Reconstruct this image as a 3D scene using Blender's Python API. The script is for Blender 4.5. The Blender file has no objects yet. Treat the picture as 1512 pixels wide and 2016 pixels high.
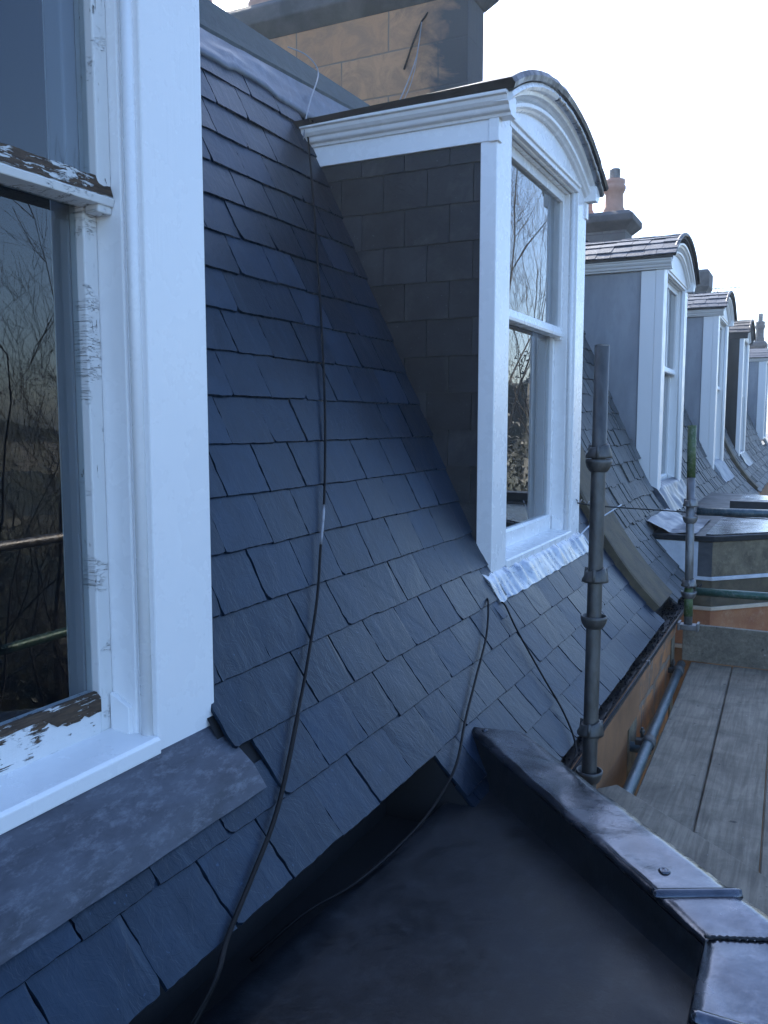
import bpy, math, random
from mathutils import Vector, Matrix, noise
random.seed(7)
R_ = math.radians
scn = bpy.context.scene
col = scn.collection

# ------------------------------------------------------------------ camera
cam = bpy.data.cameras.new('camera'); camo = bpy.data.objects.new('camera', cam); col.objects.link(camo)
FY = Vector((844.0, -178.0, 1690.0)).normalized()
UPc = Vector((0.0, -0.994499, -0.10474605))
XC = FY.cross(UPc)
right = Vector((XC[0], FY[0], UPc[0])); down = Vector((XC[1], FY[1], UPc[1])); fwd = Vector((XC[2], FY[2], UPc[2]))
camo.matrix_world = Matrix(((right[0], -down[0], -fwd[0], 0), (right[1], -down[1], -fwd[1], 0), (right[2], -down[2], -fwd[2], 0), (0, 0, 0, 1)))
cam.sensor_fit = 'VERTICAL'; cam.sensor_height = 36; cam.lens = 36 * 1690 / 2016
cam.clip_start = 0.02; cam.clip_end = 3000
scn.camera = camo
scn.render.resolution_x = 768; scn.render.resolution_y = 1024

# ------------------------------------------------------------------ light
SUN_EL = 37.0
SAZ = Vector((-0.66, 0.75, 0)).normalized()            # horizontal direction towards the sun (behind the roofs, ahead)
w = bpy.data.worlds.new("World"); scn.world = w; w.use_nodes = True
nt = w.node_tree
sky = nt.nodes.new('ShaderNodeTexSky'); sky.sky_type = 'NISHITA'; sky.sun_disc = False
sky.sun_elevation = R_(SUN_EL); sky.sun_rotation = math.atan2(SAZ.x, SAZ.y)
sky.altitude = 50; sky.air_density = 1.0; sky.dust_density = 1.6; sky.ozone_density = 3.0
tint = nt.nodes.new('ShaderNodeMix'); tint.data_type = 'RGBA'; tint.blend_type = 'MULTIPLY'; tint.inputs[0].default_value = 1.0
tint.inputs[7].default_value = (0.88, 0.97, 1.10, 1)
nt.links.new(sky.outputs[0], tint.inputs[6]); nt.links.new(tint.outputs[2], nt.nodes['Background'].inputs[0])
nt.nodes['Background'].inputs[1].default_value = 0.15
sun = bpy.data.lights.new('sun', 'SUN'); sun.energy = 4.0; sun.angle = R_(0.53); sun.color = (1.0, 0.93, 0.83)
suno = bpy.data.objects.new('sun', sun); col.objects.link(suno)
sd = Vector((SAZ.x * math.cos(R_(SUN_EL)), SAZ.y * math.cos(R_(SUN_EL)), math.sin(R_(SUN_EL))))
suno.rotation_euler = sd.to_track_quat('Z', 'Y').to_euler()
scn.view_settings.view_transform = 'Standard'; scn.view_settings.look = 'None'
scn.view_settings.exposure = 1.6; scn.view_settings.gamma = 1.0

# ------------------------------------------------------------------ material helpers
def mat(name):
    m = bpy.data.materials.new(name); m.use_nodes = True
    n = m.node_tree.nodes; b = n['Principled BSDF']
    return m, n, m.node_tree.links, b
def node(n, t, **kw):
    x = n.new(t)
    for k, v in kw.items():
        if k in x.inputs: x.inputs[k].default_value = v
        else: setattr(x, k, v)
    return x
def ramp(n, stops, interp='LINEAR'):
    r = n.new('ShaderNodeValToRGB'); e = r.color_ramp.elements; r.color_ramp.interpolation = interp
    while len(e) < len(stops): e.new(0.5)
    for i, (p, c) in enumerate(stops):
        e[i].position = p; e[i].color = (c[0], c[1], c[2], 1) if not isinstance(c, (int, float)) else (c, c, c, 1)
    return r
def coords(n, l, scale=(1, 1, 1), rot=(0, 0, 0), kind='Object', island=0.0):
    t = n.new('ShaderNodeTexCoord'); mp = n.new('ShaderNodeMapping')
    mp.inputs['Scale'].default_value = scale; mp.inputs['Rotation'].default_value = rot
    l.new(t.outputs[kind], mp.inputs['Vector'])
    if island:
        g = n.new('ShaderNodeNewGeometry'); mu = node(n, 'ShaderNodeMath', operation='MULTIPLY'); mu.inputs[1].default_value = island
        l.new(g.outputs['Random Per Island'], mu.inputs[0]); l.new(mu.outputs[0], mp.inputs['Location'])
    return mp
def noi(n, l, vec, scale, detail=6, rough=0.6, dist=0.0):
    x = n.new('ShaderNodeTexNoise'); x.inputs['Scale'].default_value = scale; x.inputs['Detail'].default_value = detail
    x.inputs['Roughness'].default_value = rough; x.inputs['Distortion'].default_value = dist
    l.new(vec.outputs[0], x.inputs['Vector']); return x
def bump(n, l, h, dist, strength, b, prev=None):
    x = n.new('ShaderNodeBump'); x.inputs['Distance'].default_value = dist; x.inputs['Strength'].default_value = strength
    l.new(h, x.inputs['Height'])
    if prev: l.new(prev.outputs[0], x.inputs['Normal'])
    l.new(x.outputs[0], b.inputs['Normal']); return x
def mixc(n, l, f, a, b_, mode='MIX'):
    x = n.new('ShaderNodeMix'); x.data_type = 'RGBA'; x.blend_type = mode
    if isinstance(f, (int, float)): x.inputs[0].default_value = f
    else: l.new(f, x.inputs[0])
    for i, v in ((6, a), (7, b_)):
        if isinstance(v, tuple): x.inputs[i].default_value = (v[0], v[1], v[2], 1)
        else: l.new(v, x.inputs[i])
    return x

def mat_mottle(name, c1, c2, scale=4, rough=(0.4, 0.6), bumpd=0.002, bs=0.5, stretch=(1, 1, 1), metallic=0.0, fine=60, detail=8, lo=0.35, hi=0.65, spec=0.5, c3=None, coat=0.0):
    m, n, l, b = mat(name)
    mp = coords(n, l, stretch)
    a = noi(n, l, mp, scale, detail, 0.62, 0.3)
    r = ramp(n, [(lo, c1), (hi, c2)]); l.new(a.outputs['Fac'], r.inputs[0])
    outc = r.outputs[0]
    f = noi(n, l, mp, fine, 4, 0.6)
    if c3:
        k = noi(n, l, mp, scale * 2.7, 9, 0.75, 0.15); rk = ramp(n, [(0.50, 0.0), (0.78, 1.0)]); l.new(k.outputs['Fac'], rk.inputs[0])
        outc = mixc(n, l, rk.outputs[0], outc, c3).outputs[2]
    l.new(outc, b.inputs['Base Color'])
    rr = ramp(n, [(0.3, rough[0]), (0.7, rough[1])]); l.new(a.outputs['Fac'], rr.inputs[0]); l.new(rr.outputs[0], b.inputs['Roughness'])
    b.inputs['Metallic'].default_value = metallic; b.inputs['Specular IOR Level'].default_value = spec
    if coat: b.inputs['Coat Weight'].default_value = coat; b.inputs['Coat Roughness'].default_value = 0.15
    p = bump(n, l, f.outputs['Fac'], bumpd * 0.5, bs, b)
    bump(n, l, a.outputs['Fac'], bumpd * 3, bs, b, p)
    return m

def mat_slate(name, dark, light, rough, riv=1.0, streak=None, tint=None, var=1.0):
    m, n, l, b = mat(name); b.inputs['Specular IOR Level'].default_value = 0.36
    mp = coords(n, l, (1, 1, 1), island=37.0)
    mp2 = coords(n, l, (0.10, 1, 0.10), (0.12, 0.0, 0.0), island=61.0)
    g = n.new('ShaderNodeNewGeometry')
    big = noi(n, l, mp, 9, 8, 0.65, 0.5)
    r = ramp(n, [(0.3, dark), (0.72, light)]); l.new(big.outputs['Fac'], r.inputs[0])
    rv = ramp(n, [(0.0, 0.78), (0.5, 1.0), (1.0, 1.0 + 0.28 * var)]); l.new(g.outputs['Random Per Island'], rv.inputs[0])
    mu = mixc(n, l, 1.0, r.outputs[0], rv.outputs[0], 'MULTIPLY')
    outc = mu.outputs[2]
    st = noi(n, l, mp2, 45, 5, 0.7, 0.4)
    if streak:
        rs = ramp(n, [(0.56, 0.0), (0.75, 0.55)]); l.new(st.outputs['Fac'], rs.inputs[0])
        outc = mixc(n, l, rs.outputs[0], outc, streak).outputs[2]
    # tiny pale scuffs and specks
    mp3 = coords(n, l, (1, 1, 1)); sc = noi(n, l, mp3, 90, 3, 0.5); rsc = ramp(n, [(0.705, 0.0), (0.74, 0.4)]); l.new(sc.outputs['Fac'], rsc.inputs[0])
    outc = mixc(n, l, rsc.outputs[0], outc, tuple(min(1, c * 4) for c in light)).outputs[2]
    l.new(outc, b.inputs['Base Color'])
    rr = ramp(n, [(0.0, rough[0]), (1.0, rough[1])])
    add = node(n, 'ShaderNodeMath', operation='ADD'); l.new(g.outputs['Random Per Island'], add.inputs[0]); l.new(big.outputs['Fac'], add.inputs[1])
    h = node(n, 'ShaderNodeMath', operation='MULTIPLY'); h.inputs[1].default_value = 0.5; l.new(add.outputs[0], h.inputs[0])
    l.new(h.outputs[0], rr.inputs[0]); l.new(rr.outputs[0], b.inputs['Roughness'])
    f = noi(n, l, mp, 130, 5, 0.6)
    p = bump(n, l, f.outputs['Fac'], 0.0006 * riv, 0.7, b)
    q = bump(n, l, st.outputs['Fac'], 0.0014 * riv, 0.8, b, p)
    # riven steps
    vo = noi(n, l, mp, 14, 3, 0.5, 1.2)
    wv = ramp(n, [(0.40, 0.0), (0.42, 0.35), (0.52, 0.35), (0.535, 0.7), (0.62, 0.7), (0.63, 1.0)]); l.new(vo.outputs['Fac'], wv.inputs[0])
    bump(n, l, wv.outputs[0], 0.0012 * riv, 0.55, b, q)
    return m

M = {}
M['slate'] = mat_slate('slate_new', (0.004, 0.009, 0.019), (0.012, 0.023, 0.042), (0.33, 0.52), 1.1, streak=(0.045, 0.062, 0.085), var=1.9)
M['slate'].node_tree.nodes['Principled BSDF'].inputs['Specular Tint'].default_value = (0.72, 0.88, 1.0, 1)
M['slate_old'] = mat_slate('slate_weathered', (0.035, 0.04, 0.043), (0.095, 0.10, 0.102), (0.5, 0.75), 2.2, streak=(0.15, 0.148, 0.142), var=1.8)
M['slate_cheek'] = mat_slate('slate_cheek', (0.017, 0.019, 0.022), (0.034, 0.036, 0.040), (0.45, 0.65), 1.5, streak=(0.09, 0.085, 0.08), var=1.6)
M['slate_top'] = mat_slate('slate_dormer_top', (0.05, 0.062, 0.082), (0.10, 0.118, 0.15), (0.5, 0.7), 1.6, var=0.4)
M['underlay'] = mat_mottle('dark_gap', (0.006, 0.007, 0.009), (0.012, 0.013, 0.016), rough=(0.8, 0.9))
M['lead'] = mat_mottle('old_lead_sheet', (0.05, 0.06, 0.08), (0.13, 0.145, 0.175), 7, (0.3, 0.55), 0.002, 0.5, c3=(0.17, 0.185, 0.22), metallic=0.35)
M['lead_apron'] = mat_mottle('mottled_lead_apron', (0.020, 0.025, 0.038), (0.075, 0.085, 0.11), 16, (0.42, 0.65), 0.0012, 0.6, stretch=(1.3, 0.5, 1.3), c3=(0.16, 0.175, 0.21), lo=0.38, hi=0.7)  # mottled lead, tones lowered so the colour holds the near-corner shade
M['lead_dark'] = mat_mottle('dark_lead', (0.005, 0.007, 0.010), (0.012, 0.015, 0.020), 9, (0.34, 0.55), 0.0012, 0.6, c3=(0.026, 0.030, 0.036), fine=220, spec=0.32)
M['lead_cap'] = mat_mottle('lead_cap', (0.045, 0.052, 0.066), (0.13, 0.14, 0.165), 7, (0.10, 0.33), 0.0016, 0.5, metallic=0.9, c3=(0.16, 0.165, 0.19))
M['lead_shiny'] = mat_mottle('bright_crinkled_lead', (0.20, 0.225, 0.26), (0.46, 0.49, 0.53), 18, (0.2, 0.4), 0.003, 0.7, metallic=0.85)
M['felt'] = mat_mottle('green_grey_felt', (0.035, 0.048, 0.052), (0.06, 0.078, 0.084), 20, (0.75, 0.9), 0.002, 0.7, fine=300)
M['gutter'] = mat_mottle('black_gutter', (0.008, 0.008, 0.01), (0.022, 0.022, 0.026), 14, (0.25, 0.6), 0.003, 0.6)
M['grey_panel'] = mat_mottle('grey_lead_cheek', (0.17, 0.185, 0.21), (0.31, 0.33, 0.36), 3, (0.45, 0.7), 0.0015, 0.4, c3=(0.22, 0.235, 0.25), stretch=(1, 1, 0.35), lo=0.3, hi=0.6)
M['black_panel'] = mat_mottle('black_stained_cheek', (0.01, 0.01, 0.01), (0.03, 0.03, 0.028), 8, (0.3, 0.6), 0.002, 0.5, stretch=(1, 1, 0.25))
M['galv'] = mat_mottle('galvanised_tube', (0.12, 0.12, 0.12), (0.3, 0.3, 0.3), 16, (0.35, 0.6), 0.0012, 0.5, metallic=0.7, c3=(0.16, 0.13, 0.1), stretch=(1, 1, 0.4))
M['galv_dark'] = mat_mottle('dull_dark_tube', (0.05, 0.05, 0.05), (0.13, 0.13, 0.125), 22, (0.4, 0.6), 0.001, 0.5, metallic=0.6, c3=(0.09, 0.075, 0.06), stretch=(1, 1, 0.4))
M['green'] = mat_mottle('green_tube', (0.02, 0.07, 0.045), (0.06, 0.12, 0.10), 18, (0.3, 0.55), 0.001, 0.5, metallic=0.25, c3=(0.2, 0.2, 0.19))
M['lime'] = mat_mottle('lime_painted_tube', (0.03, 0.065, 0.018), (0.075, 0.12, 0.035), 25, (0.4, 0.6), 0.001, 0.5, c3=(0.25, 0.25, 0.2))
M['bluetube'] = mat_mottle('blue_green_tube', (0.03, 0.06, 0.075), (0.09, 0.13, 0.15), 30, (0.3, 0.5), 0.001, 0.6, metallic=0.4, c3=(0.22, 0.22, 0.22), stretch=(1, 0.3, 1))
M['cable'] = mat_mottle('black_cable', (0.004, 0.004, 0.005), (0.008, 0.008, 0.009), 10, (0.55, 0.7), 0.0003, 0.3, spec=0.2)
M['wire'] = mat_mottle('grey_wire', (0.16, 0.17, 0.19), (0.3, 0.31, 0.33), 10, (0.35, 0.5), 0.0003, 0.3)
M['bark'] = mat_mottle('bark', (0.012, 0.011, 0.010), (0.04, 0.034, 0.028), 6, (0.8, 0.9), 0.01, 0.5, stretch=(1, 1, 0.3))
M['bark_pale'] = mat_mottle('pale_bark', (0.10, 0.08, 0.06), (0.2, 0.16, 0.12), 6, (0.8, 0.9), 0.01, 0.5, stretch=(1, 1, 0.3))
M['leaf'] = mat_mottle('evergreen_leaf', (0.007, 0.013, 0.007), (0.028, 0.038, 0.016), 0.8, (0.5, 0.7), 0.001, 0.2)
M['ground'] = mat_mottle('rough_ground', (0.07, 0.062, 0.045), (0.12, 0.105, 0.075), 0.6, (0.85, 0.95), 0.02, 0.5)
M['road'] = mat_mottle('asphalt', (0.045, 0.045, 0.047), (0.065, 0.065, 0.066), 2, (0.8, 0.9), 0.004, 0.5)
M['terracotta'] = mat_mottle('terracotta', (0.36, 0.20, 0.14), (0.48, 0.28, 0.20), 8, (0.6, 0.8), 0.002, 0.5)
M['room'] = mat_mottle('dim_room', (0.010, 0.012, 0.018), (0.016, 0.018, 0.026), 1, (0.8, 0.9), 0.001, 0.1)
M['stone_dark'] = mat_mottle('soot_black_stone', (0.04, 0.043, 0.048), (0.10, 0.10, 0.105), 5, (0.75, 0.9), 0.006, 0.6)
M['skewstone'] = mat_mottle('mossy_brown_stone', (0.055, 0.045, 0.03), (0.12, 0.095, 0.06), 9, (0.75, 0.9), 0.004, 0.6, c3=(0.10, 0.09, 0.05))
M['panelstone'] = mat_mottle('lichened_sandstone', (0.09, 0.075, 0.05), (0.20, 0.165, 0.11), 12, (0.8, 0.9), 0.004, 0.7, c3=(0.26, 0.22, 0.15))
M['redstone'] = mat_mottle('red_sandstone', (0.27, 0.10, 0.045), (0.42, 0.20, 0.09), 4, (0.75, 0.9), 0.004, 0.5, c3=(0.46, 0.28, 0.16))
M['brownpaint'] = mat_mottle('smooth_brown_sandstone', (0.16, 0.075, 0.03), (0.27, 0.13, 0.055), 5, (0.7, 0.85), 0.002, 0.4)
M['cream'] = mat_mottle('cream_band', (0.45, 0.36, 0.26), (0.6, 0.5, 0.38), 8, (0.7, 0.85), 0.002, 0.4)
M['whiterough'] = mat_mottle('rough_white_paint', (0.42, 0.46, 0.52), (0.6, 0.63, 0.68), 9, (0.5, 0.8), 0.003, 0.6)
M['antenna'] = mat_mottle('grey_aluminium', (0.1, 0.11, 0.12), (0.2, 0.2, 0.21), 9, (0.4, 0.6), 0.001, 0.4, metallic=0.5)

def mat_paint(name, c=(0.85, 0.85, 0.85), rough=0.32, peel=0.0, grainy=(1, 1, 1), woodc=(0.16, 0.10, 0.06), lo=0.52):
    m, n, l, b = mat(name)
    mp = coords(n, l, (14, 14, 1.2)); a = noi(n, l, mp, 7, 4, 0.55)
    mpb = coords(n, l, (1, 1, 1)); a2 = noi(n, l, mpb, 9, 5, 0.6)
    r = ramp(n, [(0.3, tuple(x * 0.985 for x in c)), (0.7, c)]); l.new(a2.outputs['Fac'], r.inputs[0])
    outc = r.outputs[0]
    rr = ramp(n, [(0.35, rough * 0.8), (0.7, rough * 1.3)]); l.new(a2.outputs['Fac'], rr.inputs[0])
    rout = rr.outputs[0]
    p = bump(n, l, a.outputs['Fac'], 0.0012, 0.35, b)
    p = bump(n, l, a2.outputs['Fac'], 0.0008, 0.25, b, p)
    if peel:
        mg = coords(n, l, grainy); k = noi(n, l, mg, 26, 9, 0.72, 0.6)
        k2 = noi(n, l, mpb, 11, 5, 0.6)
        ad = node(n, 'ShaderNodeMath', operation='ADD'); l.new(k.outputs['Fac'], ad.inputs[0]); l.new(k2.outputs['Fac'], ad.inputs[1])
        rk = ramp(n, [(lo, 1.0), (lo + 0.012, 0.0)])
        hf = node(n, 'ShaderNodeMath', operation='MULTIPLY'); hf.inputs[1].default_value = 0.5; l.new(ad.outputs[0], hf.inputs[0])
        l.new(hf.outputs[0], rk.inputs[0])
        mc_ = coords(n, l, (1, 6, 42)); ck = noi(n, l, mc_, 6, 5, 0.6, 0.8)
        s1 = node(n, 'ShaderNodeMath', operation='SUBTRACT'); s1.inputs[1].default_value = 0.5; l.new(ck.outputs['Fac'], s1.inputs[0])
        s2 = node(n, 'ShaderNodeMath', operation='ABSOLUTE'); l.new(s1.outputs[0], s2.inputs[0])
        rc = ramp(n, [(0.006, 1.0), (0.014, 0.0)]); l.new(s2.outputs[0], rc.inputs[0])
        gk = ramp(n, [(0.56, 0.0), (0.60, 0.8)]); l.new(a2.outputs['Fac'], gk.inputs[0])
        cm_ = node(n, 'ShaderNodeMath', operation='MULTIPLY'); l.new(rc.outputs[0], cm_.inputs[0]); l.new(gk.outputs[0], cm_.inputs[1])
        mxm = node(n, 'ShaderNodeMath', operation='MAXIMUM'); l.new(cm_.outputs[0], mxm.inputs[0]); l.new(rk.outputs[0], mxm.inputs[1])
        rk = mxm
        wd = noi(n, l, mg, 60, 6, 0.7); rw = ramp(n, [(0.35, tuple(x * 0.25 for x in woodc)), (0.7, woodc)]); l.new(wd.outputs['Fac'], rw.inputs[0])
        outc = mixc(n, l, rk.outputs[0], outc, rw.outputs[0]).outputs[2]
        inv = node(n, 'ShaderNodeMath', operation='SUBTRACT'); inv.inputs[0].default_value = 1.0; l.new(rk.outputs[0], inv.inputs[1])
        p = bump(n, l, inv.outputs[0], 0.002, 0.9, b, p)
        p = bump(n, l, wd.outputs['Fac'], 0.001, 0.4, b, p)
        rout = mixc(n, l, rk.outputs[0], rout, (0.8, 0.8, 0.8)).outputs[2]
    l.new(outc, b.inputs['Base Color']); l.new(rout, b.inputs['Roughness'])
    return m
M['white'] = mat_paint('white_gloss_paint', rough=0.27)
M['shaded_paint'] = mat_paint('shaded_inner_paint', (0.30, 0.31, 0.33), 0.6)  # white reveal paint greyed so its colour carries the indoor shade
M['white_far'] = mat_paint('white_paint_weathered', (0.80, 0.80, 0.79), 0.35)
M['peel_rail'] = mat_paint('peeling_paint_rail', (0.72, 0.72, 0.72), 0.6, peel=1, grainy=(3, 0.32, 3.4), lo=0.437)
M['rotten_rail'] = mat_paint('rotten_rail', (0.6, 0.6, 0.58), 0.6, peel=1, grainy=(5, 0.4, 4), lo=0.535, woodc=(0.12, 0.075, 0.045))
M['peel_stile'] = mat_paint('crazed_paint_stile', (0.72, 0.72, 0.71), 0.5, peel=1, grainy=(5, 5, 0.8), lo=0.395)

def mat_glass():
    m, n, l, b = mat('window_glass'); n.remove(b)
    fr = n.new('ShaderNodeFresnel'); fr.inputs['IOR'].default_value = 1.52
    a = node(n, 'ShaderNodeMath', operation='MULTIPLY'); a.inputs[1].default_value = 2.0; l.new(fr.outputs[0], a.inputs[0])
    s = node(n, 'ShaderNodeMath', operation='ADD'); s.inputs[1].default_value = 1.0; l.new(fr.outputs[0], s.inputs[0])
    d = node(n, 'ShaderNodeMath', operation='DIVIDE'); l.new(a.outputs[0], d.inputs[0]); l.new(s.outputs[0], d.inputs[1])
    g = n.new('ShaderNodeBsdfGlossy'); g.inputs['Roughness'].default_value = 0.0
    t = n.new('ShaderNodeBsdfTransparent'); t.inputs[0].default_value = (0.86, 0.9, 0.92, 1)
    gg = n.new('ShaderNodeNewGeometry'); ib = node(n, 'ShaderNodeMath', operation='SUBTRACT'); ib.inputs[0].default_value = 1.0; l.new(gg.outputs['Backfacing'], ib.inputs[1])
    fm = node(n, 'ShaderNodeMath', operation='MULTIPLY'); l.new(d.outputs[0], fm.inputs[0]); l.new(ib.outputs[0], fm.inputs[1])
    mx = n.new('ShaderNodeMixShader'); l.new(fm.outputs[0], mx.inputs[0]); l.new(t.outputs[0], mx.inputs[1]); l.new(g.outputs[0], mx.inputs[2])
    mp = coords(n, l, (1, 1, 1)); a2 = noi(n, l, mp, 3.5, 2, 0.5)
    bp = n.new('ShaderNodeBump'); bp.inputs['Distance'].default_value = 0.0006; bp.inputs['Strength'].default_value = 0.6; l.new(a2.outputs['Fac'], bp.inputs['Height'])
    l.new(mx.outputs[0], n['Material Output'].inputs[0]); return m
M['glass'] = mat_glass()

def mat_wood():
    m, n, l, b = mat('scaffold_board_wood')
    mp = coords(n, l, (9, 0.5, 9), island=11.0); a = noi(n, l, mp, 7, 8, 0.65, 0.6)
    g = n.new('ShaderNodeNewGeometry')
    mpb = coords(n, l, (1, 1, 1)); s = noi(n, l, mpb, 7, 6, 0.65, 0.5)
    r = ramp(n, [(0.3, (0.15, 0.125, 0.092)), (0.7, (0.30, 0.255, 0.19))]); l.new(a.outputs['Fac'], r.inputs[0])
    rs = ramp(n, [(0.3, 0.55), (0.6, 1.0)]); l.new(s.outputs['Fac'], rs.inputs[0])
    c = mixc(n, l, 1.0, r.outputs[0], rs.outputs[0], 'MULTIPLY')
    kn = noi(n, l, mpb, 24, 3, 0.5); rk = ramp(n, [(0.70, 0.0), (0.76, 0.8)]); l.new(kn.outputs['Fac'], rk.inputs[0])
    c = mixc(n, l, rk.outputs[0], c.outputs[2], (0.025, 0.022, 0.02))
    sp = noi(n, l, mpb, 70, 2, 0.5); rp = ramp(n, [(0.76, 0.0), (0.78, 0.7)]); l.new(sp.outputs['Fac'], rp.inputs[0])
    c = mixc(n, l, rp.outputs[0], c.outputs[2], (0.4, 0.38, 0.35))
    l.new(c.outputs[2], b.inputs['Base Color']); b.inputs['Roughness'].default_value = 0.8
    p = bump(n, l, a.outputs['Fac'], 0.003, 0.6, b); bump(n, l, s.outputs['Fac'], 0.004, 0.4, b, p)
    return m
M['board'] = mat_wood()

def mat_masonry(name, c1, c2, c3, bw, bh, mortar, rubble=0.0, soot=None, axis='x'):
    m, n, l, b = mat(name)
    t = n.new('ShaderNodeTexCoord'); sx = n.new('ShaderNodeSeparateXYZ'); l.new(t.outputs['Object'], sx.inputs[0])
    cb = n.new('ShaderNodeCombineXYZ')
    ad = node(n, 'ShaderNodeMath', operation='ADD'); l.new(sx.outputs['X'], ad.inputs[0]); l.new(sx.outputs['Y'], ad.inputs[1])
    l.new(ad.outputs[0], cb.inputs[0]); l.new(sx.outputs['Z'], cb.inputs[1])
    mp0 = coords(n, l, (1, 1, 1)); dn = noi(n, l, mp0, 5, 4, 0.6)
    dm = node(n, 'ShaderNodeVectorMath', operation='SCALE'); dm.inputs['Scale'].default_value = 0.012 + rubble; l.new(dn.outputs['Color'], dm.inputs[0])
    va = node(n, 'ShaderNodeVectorMath', operation='ADD'); l.new(cb.outputs[0], va.inputs[0]); l.new(dm.outputs[0], va.inputs[1])
    br = n.new('ShaderNodeTexBrick'); l.new(va.outputs[0], br.inputs['Vector'])
    br.inputs['Scale'].default_value = 1.0; br.inputs['Brick Width'].default_value = bw; br.inputs['Row Height'].default_value = bh
    br.inputs['Mortar Size'].default_value = 0.006 + rubble * 0.15; br.inputs['Mortar Smooth'].default_value = 0.3
    br.inputs['Color1'].default_value = (*c1, 1); br.inputs['Color2'].default_value = (*c2, 1); br.inputs['Mortar'].default_value = (*mortar, 1)
    a = noi(n, l, mp0, 7, 8, 0.68, 0.8); r = ramp(n, [(0.42, 0.0), (0.62, 0.9)]); l.new(a.outputs['Fac'], r.inputs[0])
    c = mixc(n, l, r.outputs[0], br.outputs['Color'], c3)
    if soot:
        # soot stains near the weathered corner (a stain with a ragged edge of its own)
        ss = noi(n, l, mp0, 3.0, 7, 0.65, 1.0)
        mu = node(n, 'ShaderNodeMath', operation='MULTIPLY'); mu.inputs[1].default_value = 0.9; l.new(ss.outputs['Fac'], mu.inputs[0])
        aa = node(n, 'ShaderNodeMath', operation='ADD'); l.new(sx.outputs['X'], aa.inputs[0]); l.new(mu.outputs[0], aa.inputs[1])
        rs = node(n, 'ShaderNodeMapRange'); rs.inputs['From Min'].default_value = soot[0]; rs.inputs['From Max'].default_value = soot[1]
        l.new(aa.outputs[0], rs.inputs['Value'])
        c = mixc(n, l, rs.outputs[0], c.outputs[2], (0.06, 0.06, 0.063))
    l.new(c.outputs[2], b.inputs['Base Color']); b.inputs['Roughness'].default_value = 0.85
    p = bump(n, l, br.outputs['Fac'], -0.006, 0.8, b); p = bump(n, l, a.outputs['Fac'], 0.008, 0.6, b, p)
    f = noi(n, l, mp0, 90, 4, 0.6); bump(n, l, f.outputs['Fac'], 0.002, 0.6, b, p)
    return m
M['chimney'] = mat_masonry('sooty_sandstone_ashlar', (0.42, 0.215, 0.11), (0.50, 0.27, 0.14), (0.30, 0.17, 0.10), 0.62, 0.24, (0.20, 0.15, 0.11), soot=(0.2, 0.42))
M['chimney_far'] = mat_masonry('grey_sandstone_ashlar', (0.13, 0.125, 0.12), (0.18, 0.17, 0.16), (0.09, 0.09, 0.09), 0.5, 0.24, (0.08, 0.08, 0.08))
M['rubble'] = mat_masonry('orange_rubble_sandstone', (0.46, 0.185, 0.06), (0.32, 0.15, 0.065), (0.17, 0.11, 0.07), 0.34, 0.17, (0.24, 0.18, 0.13), rubble=0.06)

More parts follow.
